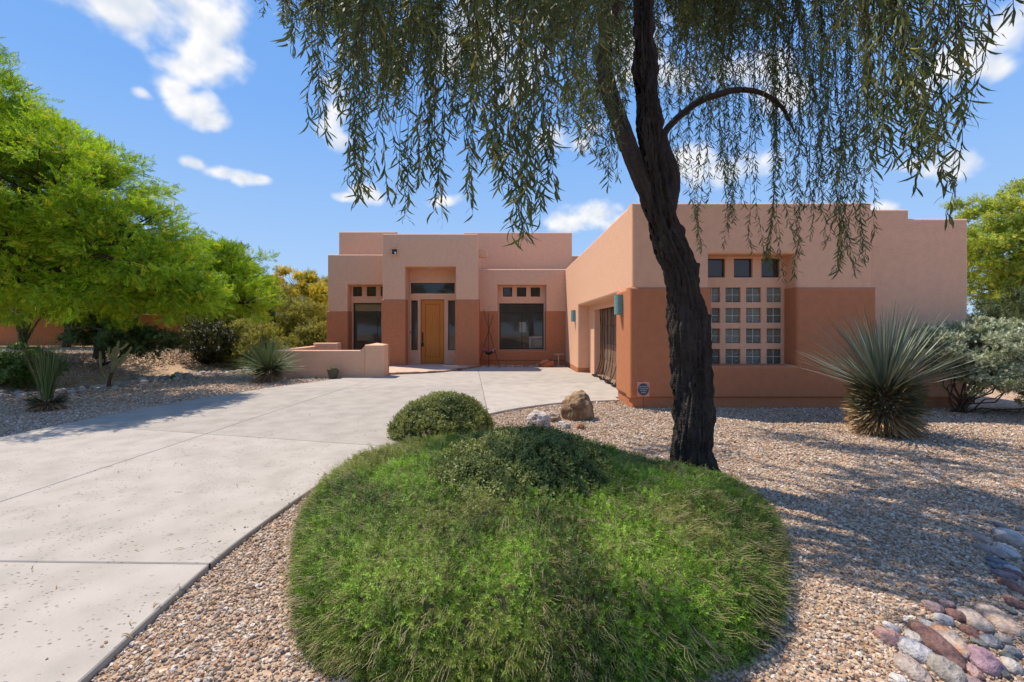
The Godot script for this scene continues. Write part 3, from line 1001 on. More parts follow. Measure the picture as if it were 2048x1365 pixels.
	part(door, "lock_box", km.mesh(), mats.iron, Transform3D(Basis(Vector3.RIGHT, PI / 2).scaled(Vector3(1, 1.7, 1)), Vector3(-3.5, 0.9, -18.42)))
	var th := MB.new()
	th.box(Vector3(-3.57, 0.06, -18.56), Vector3(-2.6, 0.105, -18.44), 0.006)
	part(door, "threshold", th.mesh(), mats.bronze)
	var bell := MB.new()
	bell.box(Vector3(-3.995, 1.35, -18.35), Vector3(-3.98, 1.48, -18.3), 0.004)
	part(h, "doorbell", bell.mesh(), mats.iron)
	var can := MB.new()
	can.lathe([[0.0, 0.0], [0.07, 0.0], [0.095, -0.004], [0.1, 0.012]], 20, Vector3(-3.1, 4.02, -17.95))
	part(h, "ceiling_light", can.mesh(), mats.white)
	# roof spouts
	for k in 2:
		var sp := MB.new()
		var xf := Transform3D(Basis(), Vector3(-4.425, 4.615, -17.5)) if k == 0 else Transform3D(Basis(Vector3.UP, PI / 2), Vector3(-1.11, 4.64, -18.1))
		for e in [[-0.145, 0.145, -0.145, -0.1], [-0.145, 0.145, 0.105, 0.145], [-0.145, -0.105, -0.1, 0.105], [0.105, 0.145, -0.1, 0.105]]:
			sp.box(Vector3(e[0], e[2], -0.1), Vector3(e[1], e[3], 0.09 if k == 0 else 0.34), 0.012, xf)
		var spout := part(h, "roof_spout", sp.mesh(), mats.stucco)
		var sk := MB.new()
		sk.box(Vector3(-0.1, -0.095, 0.005), Vector3(0.1, 0.1, 0.012), 0.0, xf)
		part(spout, "spout_dark_sheet", sk.mesh(), mats.bronze)  # dark sheet across the mouth, in place of the shade inside
		if k == 0:
			var bl := MB.new()
			bl.lathe([[0.0, 0.05], [0.03, 0.04], [0.045, 0.0], [0.03, -0.04], [0.0, -0.05]], 14)
			part(spout, "flood_lamp", bl.mesh(), mats.white, Transform3D(Basis(), xf.origin + Vector3(0.03, -0.04, 0.05)))
	# --- raised masses behind
	wall(h, "rear_wall", mats.stucco, front(20.0), [[-7.61, -5.0, 3.5, 5.97]], [], 4.0, "b")
	wall(h, "rear_wall", mats.stucco, front(20.0), [[-1.9, 3.01, 3.5, 5.94]], [], 4.0, "b")
	wall(h, "rear_wall", mats.stucco, front(24.5), [[2.5, 7.5, 3.5, 5.62]], [], 3.0, "b")
	# --- closing walls, floors and what is inside
	var sc := MB.new()
	sc.box(Vector3(-4.7, -0.1, -27.55), Vector3(9.3, 4.08, -27.45))
	sc.box(Vector3(-7.5, -0.1, -27.55), Vector3(-4.7, 4.65, -27.45))
	sc.box(Vector3(7.1, -0.1, -27.5), Vector3(9.2, 4.0, -20.9))
	sc.box(Vector3(-5.0, -0.1, -27.5), Vector3(-4.85, 4.65, -18.9))
	sc.box(Vector3(-1.9, -0.1, -27.5), Vector3(-1.75, 4.05, -18.9))
	sc.box(Vector3(2.75, -0.1, -27.5), Vector3(2.9, 4.0, -18.8))
	sc.box(Vector3(2.9, -0.1, -18.95), Vector3(7.1, 3.9, -18.8))
	sc.box(Vector3(-5.0, 3.95, -27.5), Vector3(-1.7, 4.05, -18.9))
	part(h, "interior_walls", sc.mesh(), mats.room)
	var fl := MB.new()
	fl.box(Vector3(-7.4, -0.1, -27.5), Vector3(7.1, 0.09, -19.2))
	fl.box(Vector3(2.95, -0.1, -18.8), Vector3(9.2, 0.07, -9.15))
	part(h, "interior_floor", fl.mesh(), mats.flag)

func build_room() -> void:
	# what can be made out behind the picture window
	var c := thing("armchair", "pale cane-backed armchair inside, behind the right half of the picture window", "chair", Vector3(1.3, 0.09, -20.0), 0.25)
	var pale := mat(lin(0.62, 0.56, 0.47), 0.7)
	var mb := MB.new()
	mb.box(Vector3(-0.32, 0.38, -0.3), Vector3(0.32, 0.5, 0.3), 0.03)
	part(c, "seat", mb.mesh(), pale)
	mb = MB.new()
	mb.box(Vector3(-0.34, 0.5, 0.24), Vector3(-0.28, 1.12, 0.32), 0.02)
	mb.box(Vector3(0.28, 0.5, 0.24), Vector3(0.34, 1.12, 0.32), 0.02)
	mb.box(Vector3(-0.28, 1.04, 0.245), Vector3(0.28, 1.12, 0.315), 0.02)
	part(c, "back_frame", mb.mesh(), pale)
	mb = MB.new()
	mb.box(Vector3(-0.28, 0.52, 0.27), Vector3(0.28, 1.04, 0.29), 0.004)
	part(c, "back_panel", mb.mesh(), mat(lin(0.34, 0.27, 0.2), 0.8))
	for x in [-0.29, 0.29]:
		for z in [-0.26, 0.26]:
			mb = MB.new()
			mb.box(Vector3(x - 0.025, 0, z - 0.025), Vector3(x + 0.025, 0.38, z + 0.025), 0.006)
			part(c, "leg", mb.mesh(), pale)
	var p := thing("floor_lamp", "white drum-shaded floor lamp inside the picture window", "lamp", Vector3(0.78, 0.09, -20.6))
	mb = MB.new()
	mb.lathe([[0.0, 0.03], [0.15, 0.025], [0.16, 0.0]], 20)
	mb.tube([Vector3(0, 0.02, 0), Vector3(0, 1.35, 0)], [0.014, 0.014], 8)
	part(p, "stand", mb.mesh(), mats.bronze)
	mb = MB.new()
	mb.lathe([[0.19, 1.3], [0.19, 1.78], [0.185, 1.78], [0.185, 1.3]], 28)
	part(p, "lamp_shade", mb.mesh(), pale)

func build_entry_step() -> void:
	var arc := smooth_line([Vector2(-4.0, -14.72), Vector2(-3.4, -14.72), Vector2(-2.4, -15.2), Vector2(-1.72, -16.05), Vector2(-1.3, -17.0), Vector2(-1.1, -17.44)], 4)
	var poly := PackedVector2Array()
	for p in arc:
		poly.append(p)
	poly.append(Vector2(-1.1, -18.5)); poly.append(Vector2(-4.95, -18.5)); poly.append(Vector2(-4.95, -14.72))
	var root := Node3D.new()
	root.name = "entry_terrace"
	root.set_meta("kind", "structure")
	add_child(root)
	part(root, "paving", slab(Geometry2D.offset_polygon(poly, -0.05)[0], -0.05, 0.10, 0.01).mesh(), mats.flag)
	rng.seed = 8
	var run := 0.0
	var tones := [Color(0.40, 0.24, 0.15), Color(0.30, 0.19, 0.13), Color(0.46, 0.31, 0.21), Color(0.24, 0.16, 0.12), Color(0.42, 0.27, 0.18)]
	var along_arc := Curve2D.new()
	for p in arc:
		along_arc.add_point(p)
	while run < along_arc.get_baked_length() - 0.1:
		var l := R(0.22, 0.42)
		var a := along_arc.sample_baked(run)
		var b := along_arc.sample_baked(minf(run + l - 0.012, along_arc.get_baked_length()))
		var d := b - a
		var mb := MB.new()
		mb.col = tones[rng.randi_range(0, 4)]
		mb.box(Vector3(0, 0, -0.16), Vector3(d.length(), R(0.098, 0.112), R(0.0, 0.012)), 0.012)
		part(root, "edge_stone", mb.mesh(), mats.rock, Transform3D(Basis(Vector3.UP, atan2(-d.y, d.x)), Vector3(a.x, 0.0, a.y)))
		run += l

func build_low_wall() -> void:
	var t := thing("garden_wall", "low pink stucco courtyard wall with taller end pillar beside the front step", "wall")
	var mb := MB.new()
	facade(mb, front(13.9), [[-7.4, -4.45, -0.1, 0.885]], [], 0.22, 0.04, "b")
	part(t, "wall_panel", mb.mesh(), mats.stucco)
	mb = MB.new()
	facade(mb, Transform3D(Basis(Vector3.UP, PI / 2 + 0.07), Vector3(-7.2, 0, -13.95)), [[0.05, 4.6, -0.1, 0.884]], [], 0.22, 0.04, "b")
	part(t, "wall_panel", mb.mesh(), mats.stucco)
	mb = MB.new()
	facade(mb, front(17.2), [[-7.55, -6.6, -0.1, 1.0]], [], 0.4, 0.04, "b")
	part(t, "wall_panel", mb.mesh(), mats.stucco)
	# sloping shoulder up to the pillar
	mb = MB.new()
	var a := Vector3(-4.62, 0.87, -13.905)
	var b := Vector3(-4.44, 1.05, -13.905)
	var c := Vector3(-4.44, 0.87, -13.905)
	var k := Vector3(0, 0, -0.21)
	mb.tri(a, b, c); mb.quad(a, b, b + k, a + k, Vector3(-1, 1, 0).normalized()); mb.tri(a + k, b + k, c + k)
	part(t, "shoulder", mb.mesh(), mats.stucco)
	mb = MB.new()
	facade(mb, front(13.86), [[-4.46, -3.85, -0.1, 1.06]], [], 0.62, 0.05, "b")
	facade(mb, Transform3D(Basis(Vector3.UP, PI), Vector3(0, 0, -14.48)), [[3.85, 4.46, -0.1, 1.06]], [], 0.1, 0.05, "b")
	var pil := part(t, "pillar", mb.mesh(), mats.stucco)
	mb = MB.new()
	var m := Vector3(-4.155, 1.115, -14.17)
	var q := [Vector3(-4.41, 1.06, -13.91), Vector3(-3.90, 1.06, -13.91), Vector3(-3.90, 1.06, -14.43), Vector3(-4.41, 1.06, -14.43)]
	for i in 4:
		mb.tri(q[i], q[(i + 1) % 4], m)
	part(pil, "cap", mb.mesh(), mats.stucco)

func build_boundary_wall() -> void:
	var mb := MB.new()
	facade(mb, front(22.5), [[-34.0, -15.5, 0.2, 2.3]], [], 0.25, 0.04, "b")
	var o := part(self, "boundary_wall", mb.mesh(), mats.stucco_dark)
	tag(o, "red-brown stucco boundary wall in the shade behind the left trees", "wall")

# ------------------------------------------------------------------ things by the house
func build_sconces() -> void:
	for k in 2:
		var z: float = [-9.38, -16.0][k]
		var t := thing("wall_sconce", ["verdigris half-cylinder wall sconce on the dark pillar beside the garage", "verdigris half-cylinder wall sconce on pale wall at the garage's far side"][k], "wall lamp", Vector3(2.465 if k == 0 else 2.515, [2.09, 2.03][k], z), 0.0, "sconces flanking the garage opening")
		var mb := MB.new()
		var n := 14
		for sd in [[0.115, 1.0], [0.108, -1.0]]:
			for j in n:
				var a0 := PI / 2 + PI * j / n
				var a1 := PI / 2 + PI * (j + 1) / n
				var p0 := Vector3(cos(a0) * sd[0] * 1.35, 0, sin(a0) * sd[0])
				var p1 := Vector3(cos(a1) * sd[0] * 1.35, 0, sin(a1) * sd[0])
				var n0: Vector3 = p0.normalized() * sd[1]
				var n1: Vector3 = p1.normalized() * sd[1]
				mb.quadn([p0 - Vector3.UP * 0.21, p1 - Vector3.UP * 0.21, p1 + Vector3.UP * 0.21, p0 + Vector3.UP * 0.21], [n0, n1, n1, n0])
		for y in [-0.21, 0.21]:
			for j in n:
				var a0 := PI / 2 + PI * j / n
				var a1 := PI / 2 + PI * (j + 1) / n
				var u0 := Vector3(cos(a0) * 1.35, 0, sin(a0))
				var u1 := Vector3(cos(a1) * 1.35, 0, sin(a1))
				var o: Vector3 = Vector3.UP * y
				mb.quad(u0 * 0.108 + o, u1 * 0.108 + o, u1 * 0.115 + o, u0 * 0.115 + o, Vector3.UP * signf(y))
		part(t, "shade", mb.mesh(), mats.verdigris)
		mb = MB.new()
		mb.box(Vector3(-0.02, -0.08, -0.06), Vector3(0.0, 0.08, 0.06), 0.004)
		mb.tube([Vector3(-0.02, 0, 0), Vector3(-0.06, 0, 0), Vector3(-0.06, 0.05, 0)], [0.015, 0.015, 0.02], 8)
		part(t, "bracket", mb.mesh(), mats.bronze)

func build_screen() -> void:
	var t := thing("garage_screen", "brown mesh screen hung in folds over the garage door opening", "screen")
	rng.seed = 19
	var mb := MB.new()
	var nz := 150
	var ny := 30
	var drape := func(u: float, y: float) -> Vector3:
		var z := lerpf(-14.46, -9.99, u)
		var low := clampf((0.75 - y) / 0.75, 0, 1)
		var x := 3.1 + 0.012 * sin(u * 118.0) * (0.4 + 0.6 * low) + 0.02 * noise_a.get_noise_2d(u * 900.0, y * 60.0) - 0.24 * low * low * (0.75 + 0.6 * noise_a.get_noise_2d(u * 500.0, 7.0))
		return Vector3(x, y, z - 0.05 * low * sin(u * 40.0))
	for j in ny + 1:
		for i in nz + 1:
			var u := float(i) / nz
			var y := 0.06 + 2.12 * pow(float(j) / ny, 1.3)
			var p: Vector3 = drape.call(u, y)
			var q: Vector3 = (drape.call(u + 0.004, y) - p).cross(drape.call(u, y + 0.02) - p).normalized()
			mb.vert(p, q if q.x < 0 else -q)
	for j in ny:
		for i in nz:
			var a := j * (nz + 1) + i
			mb.face(a, a + 1, a + nz + 2); mb.face(a, a + nz + 2, a + nz + 1)
	part(t, "mesh_cloth", mb.mesh(), mats.screen)
	for k in 13:
		var u := (k + 0.08 + R(-0.12, 0.12)) / 12.6
		var pts := []
		var rad := []
		for j in 15:
			var y := 2.18 - 2.12 * j / 14.0
			var p: Vector3 = drape.call(clampf(u + 0.006 * sin(y * 2.0 + k), 0, 1), y)
			pts.append(p + Vector3(-0.012, 0, R(-0.012, 0.012)))
			rad.append(R(0.005, 0.012) * (1.5 if k < 1 else 1.0))
		var s := MB.new()
		s.tube(pts, rad, 6)
		part(t, "fold", s.mesh(), mats.seam)
	for k in 3:
		var pts := []
		for j in 60:
			var u := j / 59.0
			var p: Vector3 = drape.call(u, 0.07)
			pts.append(Vector3(p.x - 0.05 * k + 0.02 * sin(u * 60.0 + k * 2), 0.062 + 0.014 * absf(sin(u * 37.0 + k)), p.z))
		var s := MB.new()
		s.tube(pts, taper(0.014, 0.014, 60), 6)
		part(t, "hem", s.mesh(), mats.seam)
	var rail := MB.new()
	rail.tube([Vector3(3.09, 2.185, -14.48), Vector3(3.09, 2.185, -9.98)], [0.016, 0.016], 8)
	part(t, "curtain_rail", rail.mesh(), mats.seam)

func build_trellis() -> void:
	var t := thing("tripod_stand", "tall rusty iron tripod trellis leaning together before the picture window", "trellis", Vector3(-0.72, 0.0, -18.05))
	var feet := [Vector3(-0.42, 0, 0.1), Vector3(0.46, 0, 0.12), Vector3(0.02, 0, 0.3)]
	var tops := [Vector3(0.19, 2.12, -0.08), Vector3(-0.21, 2.32, -0.05), Vector3(0.0, 2.2, -0.12)]
	for k in 3:
		var mb := MB.new()
		mb.tube([feet[k], feet[k].lerp(tops[k], 0.5), tops[k]], [0.012, 0.012, 0.01], 6)
		part(t, "pole", mb.mesh(), mats.iron)
	var hoop := MB.new()
	var pts := []
	for k in 21:
		pts.append(Vector3(cos(TAU * k / 20) * 0.2 + 0.02, 0.6, sin(TAU * k / 20) * 0.14 + 0.12))
	hoop.tube(pts, taper(0.008, 0.008, 21), 5, false)
	part(t, "hoop", hoop.mesh(), mats.iron)
	var f := thing("flower_basket", "pink and white flowers in a basket on the tripod trellis", "flowers", Vector3(-0.70, 0.6, -17.9))
	var bowl := MB.new()
	bowl.lathe([[0.02, -0.1], [0.1, -0.08], [0.15, 0.0], [0.14, 0.0], [0.09, -0.06], [0.0, -0.07]], 16)
	part(f, "basket", bowl.mesh(), mats.iron)
	rng.seed = 23
	var buf := PackedFloat32Array()
	for k in 90:
		var p := Vector3(R(-0.22, 0.22), R(0, 0.13), R(-0.13, 0.13))
		var c: Color = [Color(0.62, 0.12, 0.13), Color(0.6, 0.45, 0.42), Color(0.08, 0.13, 0.03), Color(0.55, 0.16, 0.2)][rng.randi_range(0, 3)]
		put(buf, along(rdir(), 0).scaled(Vector3.ONE * R(0.05, 0.09)), p, c)
	copies(f, "blossoms", twig_mesh(7, 24, 0.6, 0.3, 0.2), mats.dry, buf)

func build_spigot() -> void:
	var t := thing("spigot", "copper garden spigot pipe rising in the corner by the garage wall", "faucet", Vector3(2.12, 0, -17.75))
	var mb := MB.new()
	mb.tube([Vector3(0, -0.02, 0), Vector3(0, 0.5, 0), Vector3(-0.03, 0.53, 0), Vector3(-0.16, 0.53, 0.02)], [0.022, 0.022, 0.024, 0.02], 10)
	mb.tube([Vector3(0, 0.53, 0), Vector3(0.22, 0.53, -0.02)], [0.02, 0.02], 10)
	part(t, "pipe", mb.mesh(), mats.garage_door)
	mb = MB.new()
	mb.tube([Vector3(-0.16, 0.53, 0.02), Vector3(-0.17, 0.5, 0.05), Vector3(-0.17, 0.45, 0.07)], [0.022, 0.02, 0.017], 8)
	mb.lathe([[0.0, 0.02], [0.035, 0.015], [0.035, 0.0], [0.0, 0.0]], 10, Vector3(-0.16, 0.56, 0.02))
	part(t, "valve", mb.mesh(), mats.bamboo)
	var s := thing("garden_ornament", "orange clay pot lying on its side beside the spigot", "pot", Vector3(1.62, 0.13, -17.62), 0.35)
	mb = MB.new()
	mb.lathe([[0.0, -0.3], [0.1, -0.28], [0.19, -0.12], [0.2, 0.02], [0.14, 0.17], [0.12, 0.22], [0.16, 0.27], [0.145, 0.27], [0.1, 0.2], [0.12, 0.1], [0.0, -0.1]], 24)
	part(s, "pot_body", mb.mesh(), mat(lin(0.46, 0.17, 0.07), 0.85), Transform3D(Basis(Vector3.BACK, -PI / 2).scaled(Vector3(1, 1, 0.75)), Vector3.ZERO))
	mb = MB.new()
	mb.tube([Vector3(-0.42, -0.1, 0.12), Vector3(-0.2, 0.03, 0.2), Vector3(0.05, 0.12, 0.17), Vector3(0.3, 0.36, 0.05)], [0.012, 0.014, 0.012, 0.01], 6)
	var st := thing("dry_stick", "grey dry stick leaning over the orange clay pot", "stick", Vector3(1.62, 0.13, -17.62))
	part(st, "branch", mb.mesh(), mats.twig)

func build_sign() -> void:
	var t := thing("yard_sign", "small square security sign with dark blue disc on a thin stake", "sign", Vector3(2.64, 0, -8.45))
	var mb := MB.new()
	mb.tube([Vector3(0, -0.05, -0.008), Vector3(0, 0.4, -0.008)], [0.005, 0.005], 8)
	part(t, "stake", mb.mesh(), mats.iron)
	mb = MB.new()
	mb.box(Vector3(-0.115, 0.28, -0.003), Vector3(0.115, 0.55, 0.002), 0.002)
	var pl := part(t, "plate", mb.mesh(), mat(lin(0.55, 0.27, 0.2), 0.5))
	mb = MB.new()
	mb.lathe([[0.0, 0.0035], [0.104, 0.0035], [0.106, 0.0]], 40)
	part(pl, "disc", mb.mesh(), mat(lin(0.018, 0.05, 0.085), 0.4), Transform3D(Basis(Vector3.RIGHT, PI / 2).scaled(Vector3(1, 1.12, 1)), Vector3(0, 0.415, 0.002)))
	var font := SystemFont.new()
	font.font_names = PackedStringArray(["Droid Sans"])
	var ink := mat(lin(0.6, 0.65, 0.66), 0.5)
	var lines := ["This House Is", "Protected By", "An Alarm", "System"]
	for k in 4:
		var tm := TextMesh.new()
		tm.text = lines[k]
		tm.font = font
		tm.font_size = 32
		tm.pixel_size = 0.00095
		tm.depth = 0.0012
		part(pl, "lettering", tm, ink, Transform3D(Basis(), Vector3(0, 0.472 - k * 0.039, 0.0065)))
	mb = MB.new()
	for y in [0.535, 0.295]:
		mb.lathe([[0.0, 0.0], [0.006, -0.001]], 10, Vector3(0, 0, 0))
	part(t, "screw", mb.mesh(), mats.white, Transform3D(Basis(Vector3.RIGHT, PI / 2), Vector3(0, 0.292, 0.004)))

func build_pot() -> void:
	var t := thing("flower_pot", "round dark olive pot standing against the low stucco wall", "pot", Vector3(-5.33, 0.045, -13.55))
	var mb := MB.new()
	mb.lathe([[0.0, 0.0], [0.1, 0.0], [0.12, 0.02], [0.165, 0.23], [0.18, 0.235], [0.182, 0.275], [0.165, 0.275], [0.155, 0.23], [0.0, 0.225]], 28)
	part(t, "pot_body", mb.mesh(), mat(lin(0.075, 0.07, 0.04), 0.6))
	var c := thing("cactus", "cluster of small golden barrel cactus stems in the olive pot", "cactus", Vector3(-5.33, 0.265, -13.55))
	rng.seed = 29
	var buf := PackedFloat32Array()
	for k in 9:
		var a := k * 2.4
		var r := 0.035 * sqrt(k) + 0.01
		var m := MB.new()
		var prof := []
		for j in 9:
			var u := j / 8.0
			prof.append([0.042 * sin(PI * (0.12 + 0.88 * u)) + 0.002, u * R(0.13, 0.15)])
		m.lathe(prof, 10)
		var o := Vector3(cos(a) * r, -0.01, sin(a) * r)
		part(c, "stem", m.mesh(), mat(lin(0.12, 0.14, 0.05), 0.8), Transform3D(Basis(), o))
		for j in 60:
			var d := rdir()
			put(buf, along((d + Vector3(0, 0.3, 0)).normalized(), R(0, 6)).scaled(Vector3(0.06, 0.05, 0.06)), o + Vector3(d.x * 0.036, 0.075 + d.y * 0.055, d.z * 0.036), tint(Color(0.5, 0.4, 0.22), Color(0.35, 0.24, 0.12), R(0, 1)))
	copies(c, "spines", blade_mesh(0.0, 0.06), mats.dry, buf)

# ------------------------------------------------------------------ rocks
const ROCK_COLORS := {
	"mauve brown": [Color(0.17, 0.10, 0.09), Color(0.24, 0.14, 0.125)], "pink": [Color(0.38, 0.22, 0.2), Color(0.5, 0.36, 0.33)], "white": [Color(0.55, 0.51, 0.47), Color(0.68, 0.65, 0.62)],
	"greywhite": [Color(0.4, 0.37, 0.33), Color(0.58, 0.54, 0.5)], "bluewhite": [Color(0.42, 0.42, 0.45), Color(0.58, 0.56, 0.56)], "orange": [Color(0.48, 0.19, 0.07), Color(0.5, 0.44, 0.38)],
	"mauve": [Color(0.26, 0.18, 0.18), Color(0.38, 0.29, 0.28)], "greypink": [Color(0.36, 0.28, 0.25), Color(0.5, 0.43, 0.38)], "beige": [Color(0.42, 0.31, 0.25), Color(0.52, 0.43, 0.36)],
	"purple": [Color(0.32, 0.19, 0.23), Color(0.46, 0.31, 0.36)], "slate": [Color(0.17, 0.18, 0.21), Color(0.28, 0.29, 0.31)], "greengrey": [Color(0.11, 0.13, 0.13), Color(0.21, 0.22, 0.2)],
	"red": [Color(0.26, 0.13, 0.11), Color(0.36, 0.21, 0.17)], "grey": [Color(0.28, 0.26, 0.23), Color(0.42, 0.38, 0.34)]}
const ROCK_WORDS := {"mauve brown": "dark maroon-brown", "pink": "speckled pink", "white": "chalky white", "greywhite": "grey and white", "bluewhite": "pale blue-grey", "orange": "rust-orange and white", "mauve": "dull mauve", "greypink": "greyish pink", "beige": "smooth beige", "purple": "lilac-purple", "slate": "blue slate", "greengrey": "dark grey-green", "red": "brick-red", "grey": "plain grey"}

func river_rock(i: int, at: Vector3, l: float, w: float, hgt: float, turn: float, kind: String, label: String, group: String, level := 2) -> void:
	var c: Array = ROCK_COLORS[kind]
	var o := part(self, numbered("river_rock"), rock_mesh(level, Vector3(l / 2, hgt, w / 2), 300 + i, 0.22, 0.75, c[0], c[1]), mats.rock, Transform3D(Basis(Vector3.UP, turn) * Basis(Vector3.BACK, R(-0.08, 0.08)), at))
	tag(o, label, "rock", group)

func build_rocks() -> void:
	rng.seed = 51
	var near := [[2.15, -2.19, 0.29, 0.08, -1.71, "mauve brown", "longest dark maroon-brown river rock, beside the orange and white one"], [1.96, -2.25, 0.11, 0.08, -1.30, "pink", "speckled pink river rock at the bed's edge nearest the green mound"], [2.04, -2.33, 0.07, 0.04, -0.79, "white", "small chalky white rock behind the speckled pink one"], [2.09, -2.25, 0.09, 0.05, -1.46, "greywhite", "grey and white rock against the longest maroon-brown rock"], [2.00, -2.15, 0.14, 0.09, -1.57, "bluewhite", "large angular pale blue-grey rock before the speckled pink one"], [2.24, -2.21, 0.23, 0.08, -1.88, "orange", "rust-orange and white river rock beside the longest maroon one"], [2.25, -2.34, 0.07, 0.04, -0.79, "white", "small chalky white rock behind the rust-orange and white one"], [2.38, -2.39, 0.08, 0.05, -0.79, "white", "larger chalky white rock at the back of the near rock bed"], [2.42, -2.49, 0.09, 0.06, -1.21, "mauve", "dull mauve rock at the gravel edge of the bed"], [2.53, -2.52, 0.07, 0.04, -0.46, "mauve", "small half-buried mauve rock farthest back in the near rock bed"], [2.54, -2.38, 0.18, 0.08, -1.74, "greypink", "long greyish pink rock next to the big smooth beige one"], [2.67, -2.38, 0.23, 0.10, -1.74, "beige", "big smooth beige river rock, largest pale one near the frame edge"], [2.27, -2.09, 0.17, 0.09, -1.87, "purple", "rounded lilac-purple river rock"], [2.45, -2.22, 0.08, 0.06, -1.57, "slate", "blue slate rock in front of the big beige one"], [2.29, -2.04, 0.10, 0.04, -1.99, "greengrey", "dark grey-green rock beside the lilac-purple one"], [2.37, -2.06, 0.09, 0.05, -1.93, "greywhite", "rough grey and white rock at the lower frame corner"], [2.42, -2.29, 0.10, 0.04, -1.57, "red", "brick-red rock between the orange and the beige rocks"], [1.88, -2.04, 0.14, 0.08, -1.64, "greypink", "broad greyish pink rock at the bottom edge before the pale blue-grey one"], [1.90, -2.01, 0.13, 0.04, -1.89, "beige", "narrow beige rock wedged beside the broad greyish pink one"], [2.03, -2.03, 0.16, 0.09, -1.82, "grey", "big plain grey rock below the longest maroon-brown one"], [1.76, -1.97, 0.07, 0.05, -1.11, "white", "chalky white rock at the bottom frame edge"], [2.08, -1.96, 0.07, 0.05, -0.38, "mauve", "dark mauve rock cut by the bottom frame edge"], [2.52, -2.23, 0.06, 0.05, -0.59, "grey", "plain grey rock between the blue slate and big beige rocks"], [2.48, -2.15, 0.06, 0.04, -1.11, "slate", ""], [2.42, -2.12, 0.05, 0.04, -0.32, "greengrey", ""], [2.35, -2.09, 0.035, 0.03, -0.46, "orange", "tiny rust-orange rock by the lilac-purple one"], [3.10, -2.70, 0.14, 0.05, -1.64, "red", "long brick-red rock at the right frame edge, farther back"], [3.02, -2.60, 0.09, 0.04, -1.79, "greengrey", ""], [2.93, -2.54, 0.11, 0.05, -1.75, "red", "brick-red rock at the right frame edge behind the big beige one"], [2.83, -2.47, 0.06, 0.03, -1.57, "greengrey", ""], [2.48, -2.42, 0.09, 0.06, -1.79, "mauve brown", "dark maroon-brown rock behind the long greyish pink one"], [2.38, -2.21, 0.06, 0.03, -1.03, "greengrey", ""], [2.16, -2.03, 0.08, 0.04, -1.82, "pink", "pink rock below the lilac-purple one"],
		[3.83, -3.35, 0.16, 0.08, -1.00, "white", "chalky white boulder-like rock farthest up the rock bed on the right"], [3.56, -3.13, 0.23, 0.07, -2.02, "white", "brightest long white rock of the upper group at the right frame edge"], [3.56, -3.32, 0.16, 0.06, -1.33, "beige", "long beige rock at the left of the upper white rocks"], [3.44, -3.12, 0.19, 0.07, -1.41, "greypink", "greyish pink rock in front of the brightest white one"], [3.74, -3.26, 0.15, 0.08, -1.11, "beige", "smooth beige rock between the two upper white ones"], [3.33, -2.98, 0.11, 0.05, -1.25, "slate", ""], [3.25, -2.92, 0.09, 0.04, -1.43, "slate", ""], [3.33, -2.89, 0.08, 0.04, -1.25, "bluewhite", "pale blue-grey rock below the upper white ones"], [3.26, -2.83, 0.1, 0.05, -1.11, "mauve brown", ""], [3.97, -3.55, 0.14, 0.05, -1.41, "grey", "plain grey rock behind the upper white ones"], [4.05, -3.45, 0.07, 0.05, -0.64, "slate", ""], [3.20, -2.82, 0.12, 0.05, -0.59, "mauve", ""]]
	var i := 0
	for r in near:
		var shared: String = "small %s rock half sunk in the rock bed at right" % ROCK_WORDS[r[5]]
		river_rock(i, Vector3(r[0], 0.012, r[1]), r[2] * 1.08, r[3] * 1.35, r[3] * R(0.46, 0.62), r[4], r[5], r[6] if r[6] else shared, "river rocks in the bed at lower right")
		i += 1
	var kinds := ["slate", "greengrey", "mauve", "grey", "greywhite", "pink", "mauve brown", "beige"]
	for k in 46:      # small ones between them
		var t := R(0, 1)
		var p := Vector2(1.95, -1.95).lerp(Vector2(4.1, -3.5), t) + Vector2(R(-0.1, 0.55), R(-0.1, 0.35))
		var hit := false
		for r in near:
			if Vector2(r[0], r[1]).distance_to(p) < 0.04 + r[2] * 0.42:
				hit = true
		if hit:
			continue
		var kd: String = kinds[k % kinds.size()]
		river_rock(i, Vector3(p.x, 0.008, p.y), R(0.05, 0.1), R(0.035, 0.06), R(0.015, 0.028), R(-2.2, -0.6), kd, "small %s rock half sunk in the right bed, %s" % [ROCK_WORDS[kd], "among the largest rocks" if t < 0.35 else "below the upper white rocks" if t < 0.7 else "around the upper white rocks"], "river rocks in the bed at lower right", 1)
		i += 1
	# the dry creek on the left
	rng.seed = 53
	var spots := []
	var tries := 0
	while spots.size() < 165 and tries < 4000:
		tries += 1
		var d := R(9.4, 16.6)
		var x := creek(d) + R(-0.62, 0.5)
		var s := R(0.09, 0.2) if R(0, 1) < 0.75 else R(0.2, 0.31)
		var ok := true
		for q in spots:
			if Vector2(q[0], q[1]).distance_to(Vector2(x, -d)) < (q[2] + s) * 0.42:
				ok = false
				break
		if not ok:
			continue
		spots.append([x, -d, s])
		var kd: String = ["greywhite", "white", "white", "beige", "grey", "greypink", "bluewhite", "white"][rng.randi_range(0, 7)]
		river_rock(i, Vector3(x, land(x, -d) + s * 0.18, -d), s, s * R(0.6, 0.9), s * R(0.3, 0.45), R(0, PI), kd, "%s %s creek rock %s" % ["small" if s < 0.13 else "mid-sized" if s < 0.2 else "large", ROCK_WORDS[kd], "behind the sotol" if d < 10.6 else "near the cholla's foot" if d < 11.9 else "just past the cholla" if d < 13.2 else "in the stretch under the lime-green trees" if d < 14.8 else "at the far end by the desert spoon"], "rocks of the dry creek bed on the left", 1)
		i += 1
